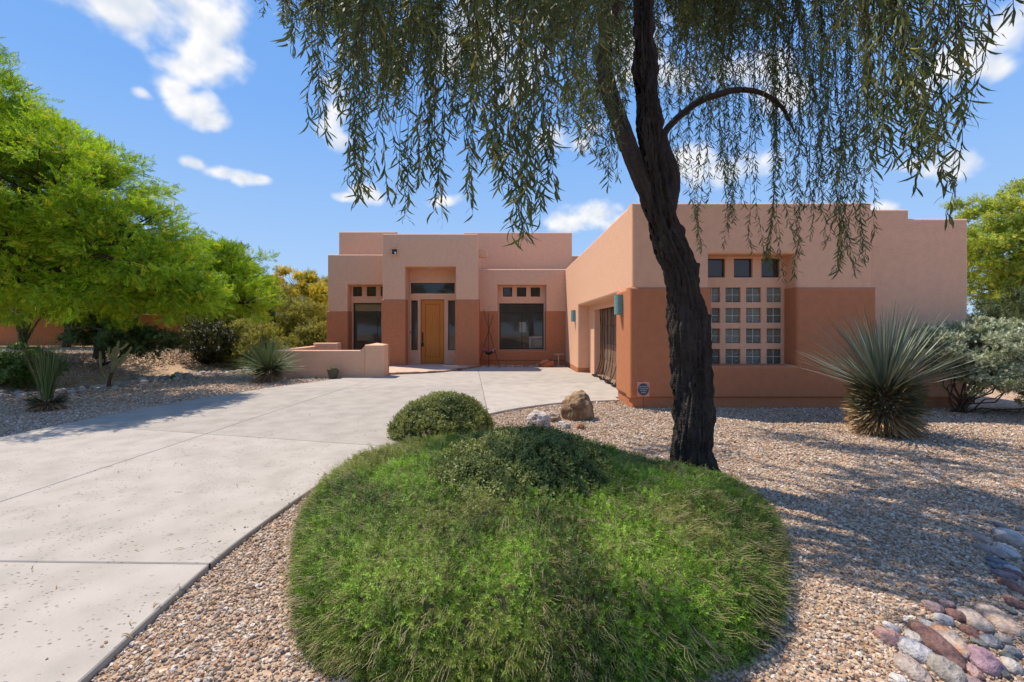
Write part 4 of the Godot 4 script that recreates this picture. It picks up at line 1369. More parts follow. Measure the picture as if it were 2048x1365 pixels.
	# boulders by the driveway
	for b in [[Vector3(1.27, 0.12, -7.75), Vector3(0.27, 0.34, 0.24), "boulder", "large rounded brown boulder beside the driveway near the garage", Color(0.22, 0.125, 0.065), Color(0.46, 0.31, 0.185), 0.22, 601],
		[Vector3(0.53, 0.07, -7.1), Vector3(0.19, 0.17, 0.17), "boulder", "white and pink quartz boulder behind the green mound", Color(0.42, 0.34, 0.3), Color(0.66, 0.6, 0.55), 0.26, 602],
		[Vector3(0.8, 0.05, -7.55), Vector3(0.15, 0.1, 0.12), "boulder", "low tan rock between the white and brown boulders", Color(0.36, 0.25, 0.18), Color(0.55, 0.44, 0.36), 0.4, 603],
		[Vector3(0.91, 0.03, -7.0), Vector3(0.105, 0.075, 0.09), "boulder", "small white rock in front of the brown boulder", Color(0.45, 0.36, 0.29), Color(0.66, 0.6, 0.54), 0.35, 604],
		[Vector3(1.18, 0.03, -6.95), Vector3(0.065, 0.055, 0.06), "boulder", "small orange-red rock at the brown boulder's foot", Color(0.32, 0.12, 0.05), Color(0.46, 0.22, 0.11), 0.3, 605]]:
		var o: MeshInstance3D = part(self, numbered(b[2]), rock_mesh(4, b[1], b[7], b[6], 0.8, b[4], b[5]), mats.rock, Transform3D(Basis(Vector3.UP, R(0, 3)), b[0]))
		tag(o, b[3], "boulder", "boulders beside the driveway")

# ------------------------------------------------------------------ the weeping tree
func ridged_tube(mb: MB, path: Array, rad: Array, seg: int, step: float, ridge: float) -> void:
	# a stem with furrowed bark: smoothed path, long vertical ridges, torn plates
	var cur := Curve3D.new()
	var lens := [0.0]
	for k in path.size():
		var d: Vector3 = (path[mini(k + 1, path.size() - 1)] - path[maxi(k - 1, 0)]) / 6.0
		cur.add_point(path[k], -d, d)
		if k:
			lens.append(lens[-1] + path[k].distance_to(path[k - 1]))
	var total := cur.get_baked_length()
	var n := int(total / step)
	var first := mb.v.size()
	var rows := []
	for k in n + 1:
		var t := total * k / n
		var p := cur.sample_baked(t, true)
		var d := (cur.sample_baked(minf(t + 0.03, total), true) - cur.sample_baked(maxf(t - 0.03, 0), true)).normalized()
		var u: float = t / total * lens[-1]
		var r: float = rad[-1]
		for j in lens.size() - 1:
			if u <= lens[j + 1]:
				r = lerpf(rad[j], rad[j + 1], (u - lens[j]) / maxf(lens[j + 1] - lens[j], 0.001))
				break
		var side := (Vector3.RIGHT - d * d.x).normalized()
		var up := d.cross(side)
		for j in seg:
			var a := TAU * j / seg
			var q := side * cos(a) + up * sin(a)
			var w := q * 0.2
			var n1 := noise_a.get_noise_3d(w.x * 1500 + sin(t * 5) * 30, t * 170, w.z * 1500)
			var n2 := noise_b.get_noise_3d(w.x * 4200, t * 330, w.z * 4200)
			var n3 := noise_a.get_noise_3d(w.x * 260, t * 150 + 50, w.z * 260)
			var dd := ridge * (absf(n1) * 2.2 - 0.5 + n2 * 0.7 + n3 * 1.4)
			for lip in [1.78, 2.3]:      # torn bark lips on the right side
				if seg > 100 and t < lip and t > lip - 0.3:
					dd += 0.035 * pow((t - lip + 0.3) / 0.3, 2.0) * pow(maxf(0.0, cos(a)), 2.0)
			var c := clampf(0.5 + 0.9 * noise_b.get_noise_3d(w.x * 900 + 77, t * 120, w.z * 900), 0, 1)
			mb.col = Color(0.042, 0.034, 0.03).lerp(Color(0.085, 0.07, 0.061), c)
			mb.vert(p + q * (r + dd * minf(1.0, r / 0.1)), q)
			rows.append(0)
	for k in n:
		for j in seg:
			var a := first + k * seg + j
			var b := first + k * seg + (j + 1) % seg
			mb.ix.append(a); mb.ix.append(b); mb.ix.append(b + seg)
			mb.ix.append(a); mb.ix.append(b + seg); mb.ix.append(a + seg)
	# smooth normals from the furrows
	var acc := PackedVector3Array()
	acc.resize(mb.v.size())
	for k in range(0, mb.ix.size(), 3):
		if mb.ix[k] < first:
			continue
		var g := (mb.v[mb.ix[k + 1]] - mb.v[mb.ix[k]]).cross(mb.v[mb.ix[k + 2]] - mb.v[mb.ix[k]])
		for j in 3:
			acc[mb.ix[k + j]] += g
	for k in range(first, mb.v.size()):
		var q := acc[k].normalized()
		mb.n[k] = q if q.dot(mb.n[k]) > 0 else -q
	for k in range(0, mb.ix.size(), 3):
		var g := (mb.v[mb.ix[k + 1]] - mb.v[mb.ix[k]]).cross(mb.v[mb.ix[k + 2]] - mb.v[mb.ix[k]])
		if mb.ix[k] >= first and g.dot(mb.n[mb.ix[k]]) > 0:
			var s := mb.ix[k + 1]
			mb.ix[k + 1] = mb.ix[k + 2]
			mb.ix[k + 2] = s

# where strands hang: x, height of the lowest tips, depth, spread, how many
const CLUMPS := [[-1.26,3.29,2.70,0.061,5], [-1.14,2.78,2.70,0.046,7], [-1.13,3.17,2.90,0.066,6], [-1.06,3.05,2.90,0.049,6], [-0.84,2.33,2.50,0.028,10], [-0.91,3.10,3.00,0.068,5], [-0.81,2.98,3.00,0.068,6], [-0.68,2.37,2.70,0.028,4], [-0.55,2.24,2.60,0.030,5], [-0.47,2.45,2.70,0.034,7], [-0.37,2.28,2.70,0.025,3], [-0.32,2.87,2.90,0.043,8], [-0.22,2.32,2.70,0.031,4], [-0.23,3.33,3.00,0.075,6], [-0.68,3.28,3.10,0.088,6], [-0.50,3.42,3.10,0.088,6], [-0.07,2.45,2.30,0.039,7], [-0.01,2.24,2.20,0.037,8], [0.09,2.00,2.10,0.036,8], [0.17,2.14,2.20,0.035,7], [0.23,2.57,2.40,0.044,6], [0.02,2.90,2.50,0.099,9], [0.33,3.06,2.70,0.107,9], [0.56,3.26,3.60,0.115,7], [0.77,3.02,3.90,0.080,8], [0.90,2.85,3.90,0.053,6], [0.48,3.21,2.70,0.092,8], [1.41,4.29,5.20,0.106,4], [1.27,4.65,5.00,0.114,5], [1.81,4.30,5.00,0.170,7], [2.09,3.70,5.20,0.154,8], [2.00,2.99,5.20,0.095,4], [2.29,2.52,5.20,0.083,5], [2.53,3.48,5.40,0.172,7], [2.68,2.58,5.20,0.095,7], [2.66,4.09,5.40,0.245,8], [2.99,3.05,5.40,0.110,7], [3.03,2.15,5.00,0.091,8], [3.00,3.70,5.20,0.165,8], [3.24,4.29,5.20,0.236,10], [2.89,4.95,5.50,0.312,9], [3.15,3.00,4.80,0.109,9], [3.18,2.36,4.60,0.105,11], [3.33,2.73,4.60,0.105,11], [3.39,2.13,4.40,0.080,11], [3.54,2.78,4.40,0.090,10], [3.07,3.72,4.60,0.209,12], [3.19,3.30,4.20,0.191,12], [2.01,2.49,2.40,0.071,8], [2.03,2.40,2.30,0.063,8], [2.07,2.44,2.20,0.060,8], [2.07,2.28,2.10,0.043,6], [2.13,2.13,2.10,0.014,2], [2.28,2.62,2.20,0.040,4], [2.34,2.84,2.40,0.098,8], [2.37,3.04,2.20,0.075,7], [2.33,3.10,2.60,0.133,9], [2.33,3.00,2.10,0.029,3], [2.66,3.67,3.40,0.193,11]]

func build_weeping_tree() -> void:
	var t := thing("weeping_tree", "tall weeping acacia with dark furrowed leaning trunk and long hanging leafy strands", "tree", Vector3(2.0, 0, -4.6))
	var o := Vector3(2.0, 0, 0)
	var tr := MB.new()
	var path := []
	for p in [[2.007, -0.06], [1.975, 0.12], [1.955, 0.325], [1.947, 0.847], [1.918, 1.37], [1.903, 1.684], [1.858, 1.945], [1.811, 2.206], [1.70, 2.52], [1.618, 2.781], [1.572, 2.964], [1.547, 3.2], [1.526, 3.461], [1.479, 3.984], [1.448, 4.506], [1.432, 5.029], [1.375, 5.656], [1.3, 6.4]]:
		path.append(Vector3(p[0], p[1], 0) - o)
	ridged_tube(tr, path, [0.30, 0.228, 0.193, 0.178, 0.188, 0.184, 0.17, 0.156, 0.138, 0.14, 0.134, 0.114, 0.115, 0.105, 0.099, 0.092, 0.08, 0.04], 120, 0.014, 0.031)
	part(t, "trunk", tr.mesh(), mats.bark)
	rng.seed = 101
	var l1 := MB.new()
	ridged_tube(l1, [Vector3(1.53, 2.85, 0) - o, Vector3(1.47, 3.02, 0.02) - o, Vector3(1.338, 3.304, 0.04) - o, Vector3(1.192, 3.67, 0.05) - o, Vector3(1.045, 4.088, 0.08) - o, Vector3(0.998, 4.402, 0.1) - o, Vector3(1.061, 4.715, 0.15) - o, Vector3(1.166, 4.951, 0.2) - o, Vector3(1.2, 5.6, 0.5) - o], [0.09, 0.092, 0.088, 0.084, 0.08, 0.07, 0.058, 0.05, 0.03], 48, 0.016, 0.011)
	part(t, "limb", l1.mesh(), mats.bark)
	var l2 := MB.new()
	ridged_tube(l2, [Vector3(1.70, 2.8, -0.08) - o, Vector3(1.76, 2.98, -0.13) - o, Vector3(1.81, 3.144, -0.16) - o, Vector3(1.797, 3.333, -0.17) - o, Vector3(1.743, 3.522, -0.18) - o, Vector3(1.727, 3.711, -0.2) - o, Vector3(1.824, 3.845, -0.2) - o, Vector3(2.094, 4.061, -0.2) - o, Vector3(2.31, 4.142, -0.2) - o, Vector3(2.526, 4.196, -0.2) - o, Vector3(2.796, 4.159, -0.2) - o, Vector3(3.012, 3.98, -0.18) - o, Vector3(3.12, 3.7, -0.15) - o], [0.1, 0.088, 0.076, 0.07, 0.05, 0.036, 0.036, 0.037, 0.034, 0.032, 0.025, 0.018, 0.008], 32, 0.016, 0.008)
	part(t, "limb", l2.mesh(), mats.bark)
	# boughs, hanging twigs and leaves
	var boughs := MB.new()
	boughs.col = Color(0.07, 0.055, 0.045)
	var twigs := MB.new()
	var bufs := [PackedFloat32Array(), PackedFloat32Array(), PackedFloat32Array()]
	var green := [Color(0.058, 0.085, 0.034), Color(0.13, 0.16, 0.055), Color(0.27, 0.25, 0.065)]
	var strands := []
	var crown_top := Vector3(1.42, 5.3, -4.6)
	for c in CLUMPS:
		var head := Vector3(c[0] + R(-0.1, 0.1), 1.75 + 0.745 * c[2] + R(0.1, 0.6), -c[2] - R(0, 0.2))
		var bp := bough(crown_top + Vector3(0, R(-0.3, 0.5), 0), head, 0.9, 7, 0.03)
		boughs.tube(bp.map(func(q): return q - t.position), taper(0.035, 0.008, 8), 5, false)
		for k in c[4]:
			var foot := Vector3(c[0] + rng.randfn(0, c[3]), c[1] + absf(rng.randfn(0, 0.075 * c[2])) * (0.0 if k == 0 else 1.0), -c[2] + rng.randfn(0, c[3] * 1.5))
			var st := head + Vector3(R(-1, 1) * (c[3] * 1.2 + 0.03), R(-0.15, 0.1), R(-1, 1) * (c[3] * 1.6 + 0.04))
			strands.append([st, foot, 1.0])
	# the crown above, out of which the strands hang
	for k in 62:
		var a := R(0, TAU)
		var r := sqrt(R(0, 1))
		var p := Vector3(0.9 + cos(a) * r * 3.1, R(6.5, 7.6) - 0.5 * r * r, -6.7 + sin(a) * r * 2.2)
		if k > 45:      # a lobe out of view, left and behind, placed to shade the mound
			p = Vector3(-2.55 + cos(a) * r * 0.75, R(7.1, 7.7), -6.5 + sin(a) * r * 0.7)
		boughs.tube(bough(crown_top + Vector3(0, R(0, 0.8), 0), p, 0.3, 6, 0.04).map(func(q): return q - t.position), taper(0.045, 0.01, 7), 5, false)
		for j in (15 if k <= 45 else 18):
			var q := p + Vector3(rng.randfn(0, 0.22), rng.randfn(0, 0.15), rng.randfn(0, 0.22))
			strands.append([q, q + Vector3(R(-0.25, 0.25), -R(0.45, 1.0), R(-0.25, 0.25)), 1.7])
	for s in strands:
		var a: Vector3 = s[0]
		var b: Vector3 = s[1]
		var l := a.distance_to(b)
		var n := maxi(4, int(l / 0.16))
		var sway := rdir() * 0.06 * l
		var pts := []
		for k in n + 1:
			var u := float(k) / n
			var m := a.lerp(b, u)
			m.x = lerpf(a.x, b.x, pow(u, 0.55)); m.z = lerpf(a.z, b.z, pow(u, 0.55))
			m += sway * sin(u * PI) + Vector3(R(-1, 1), 0, R(-1, 1)) * 0.018
			pts.append(m - t.position)
		twigs.tube(pts, taper(0.0035, 0.0012, n + 1), 3, false)
		var tone := R(0, 1)
		var bare := R(0.2, 0.6) if R(0, 1) < 0.4 else -1.0    # some strands have a leafless stretch
		var leaves := int(l * (58 if s[2] < 1.1 else 110))
		for k in leaves:
			var u := (k + R(0, 1)) / leaves
			if bare > 0 and u > bare and u < bare + 0.3:
				continue
			var f := u * n
			var i := mini(int(f), n - 1)
			var p: Vector3 = pts[i].lerp(pts[i + 1], f - i)
			var down: Vector3 = (pts[i + 1] - pts[i]).normalized()
			var az := R(0, TAU)
			var dir := (down * R(0.6, 1.7) + Vector3(cos(az), R(-0.3, 0.25), sin(az)) * R(0.3, 0.9)).normalized()
			var sc := R(0.05, 0.095)
			var w := clampf(tone * 0.6 + R(0, 0.5), 0, 1)
			var col: Color = tint(green[0], green[1], w, R(0.85, 1.15)) if R(0, 1) > 0.09 else green[2]
			put(bufs[k % 3], along(dir, R(0, TAU)).scaled(Vector3(sc * s[2] * 1.5, sc, sc)), p, col)
	part(t, "boughs", boughs.mesh(), mats.bark)
	part(t, "hanging_twigs", twigs.mesh(), mats.twig)
	for k in 3:
		copies(t, "hanging_leaves", leaf_mesh([0.1, 0.25, -0.2][k]), mats.leaf, bufs[k])
	# curled seed pods on the strands at the right
	var pod := PackedFloat32Array()
	for k in 40:
		var sd: Array = strands[rng.randi_range(100, 380)]
		var p: Vector3 = sd[1] + Vector3(R(-0.01, 0.01), 0.01, R(-0.01, 0.01)) - t.position
		put(pod, along((Vector3.DOWN + rdir() * 0.4).normalized(), R(0, TAU)).scaled(Vector3(0.11, 0.06, 0.06)), p, Color(0.1, 0.085, 0.04))
	copies(t, "seed_pods", leaf_mesh(0.5), mats.leaf, pod)

# ------------------------------------------------------------------ the green mound and other plants
func mound_height(x: float, d: float) -> float:
	var a := atan2(d - 3.5, x - 0.2)
	var k := 1.0 + 0.05 * sin(a * 3 + 1.0) + 0.03 * sin(a * 5) + 0.05 * noise_a.get_noise_2d(cos(a) * 60, sin(a) * 60)
	var e := Vector2((x - 0.16) / 1.86, (d - 3.6) / (1.72 if d < 3.6 else 1.78)).length() / k
	if e >= 1.0:
		return -0.2
	var low := clampf((x - 0.4) / 1.2, 0, 1) * clampf((d - 3.2) / 1.2, 0, 1)
	var h := 0.44 * (1.0 - 0.4 * low) * pow(1.0 - pow(e, 9.0), 0.5)
	h += 0.14 * exp(-((x - 0.12) * (x - 0.12) / 0.5 + (d - 3.9) * (d - 3.9) / 0.5))
	h += 0.035 * noise_b.get_noise_2d(x * 130, d * 130) + 0.06 * noise_a.get_noise_2d(x * 420, d * 420)
	return maxf(h, 0.0)

func build_mound() -> void:
	var t := thing("mounded_shrub", "wide low clipped mound of trailing green shrub at the foot of the tree", "shrub", Vector3(0.2, 0, -3.5))
	rng.seed = 131
	var core := MB.new()
	core.col = Color(0.14, 0.13, 0.055)
	var n := 72
	for j in n + 1:
		for i in n + 1:
			var x := -1.9 + 4.2 * i / n
			var d := 1.55 + 4.1 * j / n
			var h := mound_height(x, d) * 0.94 - 0.035
			core.vert(Vector3(x - 0.2, h, -d + 3.5), Vector3.UP)
	for j in n:
		for i in n:
			var a := j * (n + 1) + i
			core.face(a, a + 1, a + n + 2); core.face(a, a + n + 2, a + n + 1)
	part(t, "branch_core", core.mesh(true), mats.dry)
	var bufs := [PackedFloat32Array(), PackedFloat32Array(), PackedFloat32Array()]
	var dry := PackedFloat32Array()
	var deep := Color(0.05, 0.095, 0.014)
	var fresh := Color(0.25, 0.43, 0.034)
	var olive := Color(0.32, 0.33, 0.08)
	var made := 0
	for k in 380000:
		if made >= 84000:
			break
		var x := R(-1.95, 2.2)
		var d := R(1.6, 5.65)
		var h := mound_height(x, d)
		if h <= 0.0:
			continue
		var e := 0.03
		var g := Vector3((mound_height(x - e, d) - mound_height(x + e, d)) / (2 * e), 1, -(mound_height(x, d - e) - mound_height(x, d + e)) / (2 * e))
		if R(0, 1) > g.length() / 3.2:      # steep flanks need more
			continue
		made += 1
		var nn := g.normalized()
		var flow := Vector3(x - 0.2, 0, -(d - 3.7)).normalized()
		var dir := (nn * 0.95 + flow * 0.3 + rdir() * 0.75).normalized()
		var patch := noise_b.get_noise_2d(x * 120 + 9, d * 120)
		var c := tint(deep, fresh, clampf(0.5 + patch * 0.9 + R(-0.4, 0.4), 0, 1), R(0.5, 1.35))
		c = c.lerp(olive, clampf(noise_a.get_noise_2d(x * 75 - 40, d * 75) * 1.6 + R(-0.25, 0.15), 0, 0.7))
		var s := R(0.04, 0.075)
		var p := Vector3(x - 0.2, h * R(0.66, 1.04) - 0.035, -d + 3.5)
		put(bufs[k % 3], along(dir, R(0, TAU)).scaled(Vector3(s, s, s)), p, c)
		if R(0, 1) < 0.09:      # pale dry stems that trail outwards
			var w := (flow * 1.0 + Vector3.DOWN * 0.12 + nn * 0.3 + rdir() * 0.55).normalized()
			put(dry, along(w, R(0, TAU)).scaled(Vector3(1, 1, 1) * R(0.045, 0.12)), p + nn * 0.025, tint(Color(0.38, 0.34, 0.15), Color(0.52, 0.42, 0.26), R(0, 1)))
	for k in 3:
		copies(t, "foliage", twig_mesh(20, 140 + k, 0.3, 0.03, 0.5, 0.3), mats.sprig, bufs[k])
	var st := MB.new()
	for k in 3:
		st.tube([Vector3(k * 0.1 - 0.1, 0, 0), Vector3(k * 0.12 - 0.12, 0.35, 0.08 * k), Vector3(k * 0.17 - 0.15, 0.7, 0.02), Vector3(k * 0.2 - 0.2, 1.0, 0.1 * k - 0.1)], [0.011, 0.01, 0.008, 0.005], 3, false)
	copies(t, "dry_stems", st.mesh(), mats.dry, dry)

func round_bush(called: String, label: String, at: Vector3, rx: float, h: float, count: int, dull: Color, lit: Color, s: int, patch: float) -> void:
	var t := thing(called, label, "bush", at)
	rng.seed = s
	var core := MB.new()
	core.col = Color(0.15, 0.115, 0.07)
	var prof := []
	for k in 9:
		prof.append([rx * 0.84 * cos(k / 8.0 * PI / 2), -0.02 + h * 0.86 * sin(k / 8.0 * PI / 2)])
	core.lathe(prof, 30)
	part(t, "branch_core", core.mesh(), mats.dry)
	var twigs := MB.new()
	twigs.col = Color(0.24, 0.17, 0.11)
	var bufs := [PackedFloat32Array(), PackedFloat32Array()]
	for k in count:
		var d := rdir()
		if d.y < -0.02:
			d.y = -d.y
		var bump := 1.0 + 0.10 * noise_b.get_noise_3dv(d * 130) + 0.07 * noise_a.get_noise_3dv(d * 320)
		var p := Vector3(d.x * rx, d.y * h, d.z * rx) * bump * R(0.86, 1.0)
		# a bare brown patch low on the street side
		if d.z > 0.3 and Vector2(d.x + 0.12, (d.y - 0.3) * 1.5).length() < patch and R(0, 1) < 0.85:
			if k % 5 == 0:
				twigs.tube([p * 0.8, p * 0.93 + rdir() * 0.02, p + rdir() * 0.05], [0.005, 0.004, 0.002], 3, false)
			continue
		if k % 160 == 0:      # stray shoots
			p *= 1.08
			twigs.tube([p * 0.85, p * 0.95 + rdir() * 0.01, p + d * 0.03], [0.004, 0.003, 0.002], 3, false)
		var c := tint(dull, lit, clampf(0.5 + noise_a.get_noise_3dv(d * 90) + R(-0.35, 0.35), 0, 1), R(0.75, 1.2))
		put(bufs[k % 2], along((d + rdir() * 0.8 + Vector3(0, 0.3, 0)).normalized(), R(0, TAU)).scaled(Vector3.ONE * R(0.045, 0.09)), p, c)
	part(t, "twigs", twigs.mesh(), mats.bark)
	for k in 2:
		copies(t, "foliage", twig_mesh(13, s + 5 + k, 0.38, 0.08, 0.5), mats.sprig, bufs[k])

func build_round_bush() -> void:
	round_bush("round_bush", "small clipped dome-shaped bush with a brown bare patch, nearest the driveway", Vector3(-0.93, 0, -6.5), 0.71, 0.59, 14000, Color(0.10, 0.13, 0.03), Color(0.27, 0.29, 0.075), 151, 0.24)
	round_bush("round_bush", "darker rounded bush growing up through the middle of the green mound", Vector3(0.14, 0.1, -3.7), 0.86, 0.58, 20000, Color(0.085, 0.12, 0.03), Color(0.24, 0.27, 0.07), 155, 0.16)

func rosette(called: String, label: String, at: Vector3, count: int, single: bool, len0: float, len1: float, width: float, tilt0: float, tilt1: float, curve: float, c0: Color, c1: Color, lift: float, s: int) -> Node3D:
	# stiff narrow blades that fan out of a crown; tilt is measured from upright
	var t := thing(called, label, "desert plant", at)
	rng.seed = s
	var variants := []
	for k in 5:
		variants.append(blade_mesh(curve * (0.4 + 0.3 * k), width / ((len0 + len1) / 2) / 2))
	var ms := []
	for k in 4:
		var m: StandardMaterial3D = mats.blade.duplicate()
		var c := tint(c0, c1, k / 3.0)
		m.albedo_color = c.linear_to_srgb()
		ms.append(m)
	var buf := PackedFloat32Array()
	for k in count:
		var az := R(0, TAU)
		var tl := lerpf(tilt0, tilt1, pow(R(0, 1), 0.8))
		var dir := Vector3(sin(tl) * cos(az), cos(tl), sin(tl) * sin(az))
		var out := Vector3(cos(az), 0, sin(az))
		# the blade's face (+z) looks up, so that the curve droops or lifts in the blade's own plane
		var zz := (Vector3.UP - dir * dir.y).normalized()
		if zz.length() < 0.5:
			zz = out
		zz = zz * -1.0 if curve > 0 else zz
		var b := Basis(dir.cross(zz).normalized(), dir, zz) * Basis(Vector3.UP, R(-0.5, 0.5))
		var l := lerpf(len0, len1, R(0, 1))
		var p := out * R(0.0, 0.05) + Vector3(0, lift + R(-0.06, 0.04), 0)
		if single:
			part(t, "blade", variants[k % 5], ms[rng.randi_range(0, 3)], Transform3D(b.scaled_local(Vector3(l, l, l)), p))
		else:
			put(buf, b.scaled_local(Vector3(l, l, l)), p, tint(c0, c1, R(0, 1)))
	if not single:
		copies(t, "blades", variants[2], mats.blade, buf)
	return t

func thatch(t: Node3D, r: float, h0: float, h1: float, count: int, l: float, green: Color, s: int) -> void:
	# the skirt of old leaf bases below the crown
	rng.seed = s
	var core := MB.new()
	core.col = Color(0.2, 0.14, 0.085)
	core.lathe([[0.0, h0 - 0.03], [r * 0.5, h0 - 0.03], [r * 0.62, (h0 + h1) / 2], [r * 0.5, h1], [0.0, h1 + 0.05]], 18)
	part(t, "stem", core.mesh(), mats.dry)
	var buf := PackedFloat32Array()
	for k in count:
		var u := R(0, 1)
		var az := R(0, TAU)
		var up := lerpf(-0.85, 0.75, u)
		var dir := Vector3(cos(az), up + R(-0.2, 0.2), sin(az)).normalized()
		var p := Vector3(cos(az), 0, sin(az)) * r * 0.45 + Vector3(0, lerpf(h0 + 0.12, h1, u), 0)
		var c := tint(Color(0.5, 0.36, 0.21), Color(0.32, 0.22, 0.12), R(0, 1)) if u < 0.4 + R(-0.12, 0.12) else tint(green, Color(0.24, 0.2, 0.11), R(0, 0.9))
		put(buf, along(dir, R(0, TAU)).scaled(Vector3(1, 1, 1) * l * R(0.75, 1.2)), p, c)
	copies(t, "leaf_skirt", blade_mesh(-0.15, 0.05, Color(0.2, 0.15, 0.09)), mats.dry, buf)

func build_desert_plants() -> void:
	var y := rosette("yucca", "large blue-green yucca with shaggy brown skirt standing on the gravel before the house", Vector3(5.68, 0, -6.6), 300, true, 1.0, 1.42, 0.024, 0.05, 1.2, 0.05, Color(0.10, 0.14, 0.10), Color(0.24, 0.275, 0.215), 0.62, 171)
	thatch(y, 0.42, 0.03, 0.72, 1500, 0.3, Color(0.10, 0.115, 0.06), 172)
	var g := rosette("sotol", "slender green sotol with upright blades at the driveway's far left edge", Vector3(-8.82, 0, -8.45), 120, true, 0.95, 1.32, 0.012, 0.02, 0.28, -0.03, Color(0.08, 0.115, 0.03), Color(0.2, 0.24, 0.08), 0.15, 181)
	thatch(g, 0.26, 0.0, 0.2, 320, 0.2, Color(0.05, 0.05, 0.03), 182)
	var d := rosette("desert_spoon", "round spiky grey-green desert spoon at the end of the low stucco wall", Vector3(-6.97, 0, -12.9), 620, false, 0.75, 1.15, 0.014, 0.03, 1.6, 0.12, Color(0.09, 0.14, 0.05), Color(0.2, 0.25, 0.12), 0.38, 191)
	thatch(d, 0.36, 0.02, 0.42, 520, 0.24, Color(0.05, 0.075, 0.03), 192)
	# cholla
	rng.seed = 201
	var c := thing("cholla", "pale branching cholla cactus growing beside the dry creek bed", "cactus", Vector3(-10.5, 0.0, -11.6))
	var wood := MB.new()
	wood.col = Color(0.14, 0.10, 0.06)
	wood.tube([Vector3(0, -0.03, 0), Vector3(0.05, 0.2, 0.02), Vector3(0.1, 0.42, 0)], [0.05, 0.042, 0.036], 9)
	part(c, "trunk", wood.mesh(), mats.bark)
	var arms := [[Vector3(0.05, 0.2, 0.02), Vector3(-0.08, 0.5, 0.1), Vector3(-0.1, 1.0, 0.12)], [Vector3(0.1, 0.42, 0), Vector3(0.25, 0.75, 0.05), Vector3(0.3, 1.12, 0.05), Vector3(0.33, 1.26, 0.05)], [Vector3(0.1, 0.42, 0), Vector3(0.02, 0.7, -0.1), Vector3(0.05, 1.05, -0.1)], [Vector3(0.25, 0.75, 0.05), Vector3(0.45, 0.85, 0), Vector3(0.62, 1.1, 0)], [Vector3(0.1, 0.42, 0), Vector3(0.35, 0.6, 0.15), Vector3(0.6, 0.92, 0.2)], [Vector3(0.3, 1.0, 0.05), Vector3(0.45, 1.08, 0.05), Vector3(0.58, 1.2, 0.05)], [Vector3(0.02, 0.7, -0.1), Vector3(-0.02, 0.85, -0.2), Vector3(0.0, 1.1, -0.22)], [Vector3(0.35, 0.6, 0.15), Vector3(0.5, 0.66, 0.2), Vector3(0.72, 0.85, 0.25)], [Vector3(-0.08, 0.5, 0.1), Vector3(-0.01, 0.6, 0.2), Vector3(0.0, 0.9, 0.22)], [Vector3(0.25, 0.75, 0.05), Vector3(0.17, 0.9, 0.15), Vector3(0.18, 1.1, 0.16)]]
	for a in arms:
		var m := MB.new()
		m.col = tint(Color(0.3, 0.33, 0.15), Color(0.42, 0.4, 0.2), R(0, 1))
		var cur := Curve3D.new()
		for k in a.size():
			var dd: Vector3 = (a[mini(k + 1, a.size() - 1)] - a[maxi(k - 1, 0)]) / 6.0
			cur.add_point(a[k], -dd, dd)
		var pts := []
		var rad := []
		for k in 15:
			pts.append(cur.sample_baked(cur.get_baked_length() * k / 14.0, true))
			rad.append((0.026 + 0.004 * (k % 2)) * (1.0 if k < 14 else 0.4))
		m.tube(pts, rad, 9)
		part(c, "joint", m.mesh(), mats.rock)
	# ocotillo
	rng.seed = 211
	var ob := Vector3(-18.9, land(-18.9, -17.2), -17.2)
	var oc := thing("ocotillo", "tall ocotillo with leafy wand-like stems under the trees at far left", "desert plant", ob)
	var leaves := PackedFloat32Array()
	for k in 17:
		var az := R(0, TAU)
		var tl := R(0.08, 0.5)
		var l := R(2.4, 3.6)
		var pts := []
		for j in 8:
			var u := j / 7.0
			var ang := tl * (0.5 + 0.6 * u)
			pts.append(Vector3(sin(ang) * cos(az), cos(ang), sin(ang) * sin(az)) * l * u)
		var m := MB.new()
		m.col = Color(0.11, 0.1, 0.06)
		m.tube(pts, taper(0.035, 0.012, 8), 6)
		part(oc, "stem", m.mesh(), mats.bark)
		for j in 150:
			var u := R(0.1, 1) * 6.99
			var p: Vector3 = pts[int(u)].lerp(pts[int(u) + 1], u - int(u))
			put(leaves, along((rdir() + Vector3(0, 0.4, 0)).normalized(), 0).scaled(Vector3.ONE * R(0.06, 0.1)), p, tint(Color(0.08, 0.15, 0.03), Color(0.2, 0.26, 0.09), R(0, 1)))
	copies(oc, "leaves", twig_mesh(6, 212, 0.5, 0.16, 0.4), mats.sprig, leaves)
	# a little paddle cactus in the creek
	var pc := thing("prickly_pear", "tiny green paddle cactus among the pale creek rocks", "cactus", Vector3(-10.15, 0.0, -13.4))
	for k in 3:
		var m := rock_mesh(2, Vector3(0.05, 0.075, 0.015), 700 + k, 0.05, 1.0, Color(0.10, 0.15, 0.05), Color(0.14, 0.19, 0.07))
		part(pc, "pad", m, mats.rock, Transform3D(Basis(Vector3.UP, k * 0.8) * Basis(Vector3.BACK, (k - 1) * 0.35), Vector3((k - 1) * -0.045, 0.07 + (0.05 if k == 1 else 0.0), 0)))

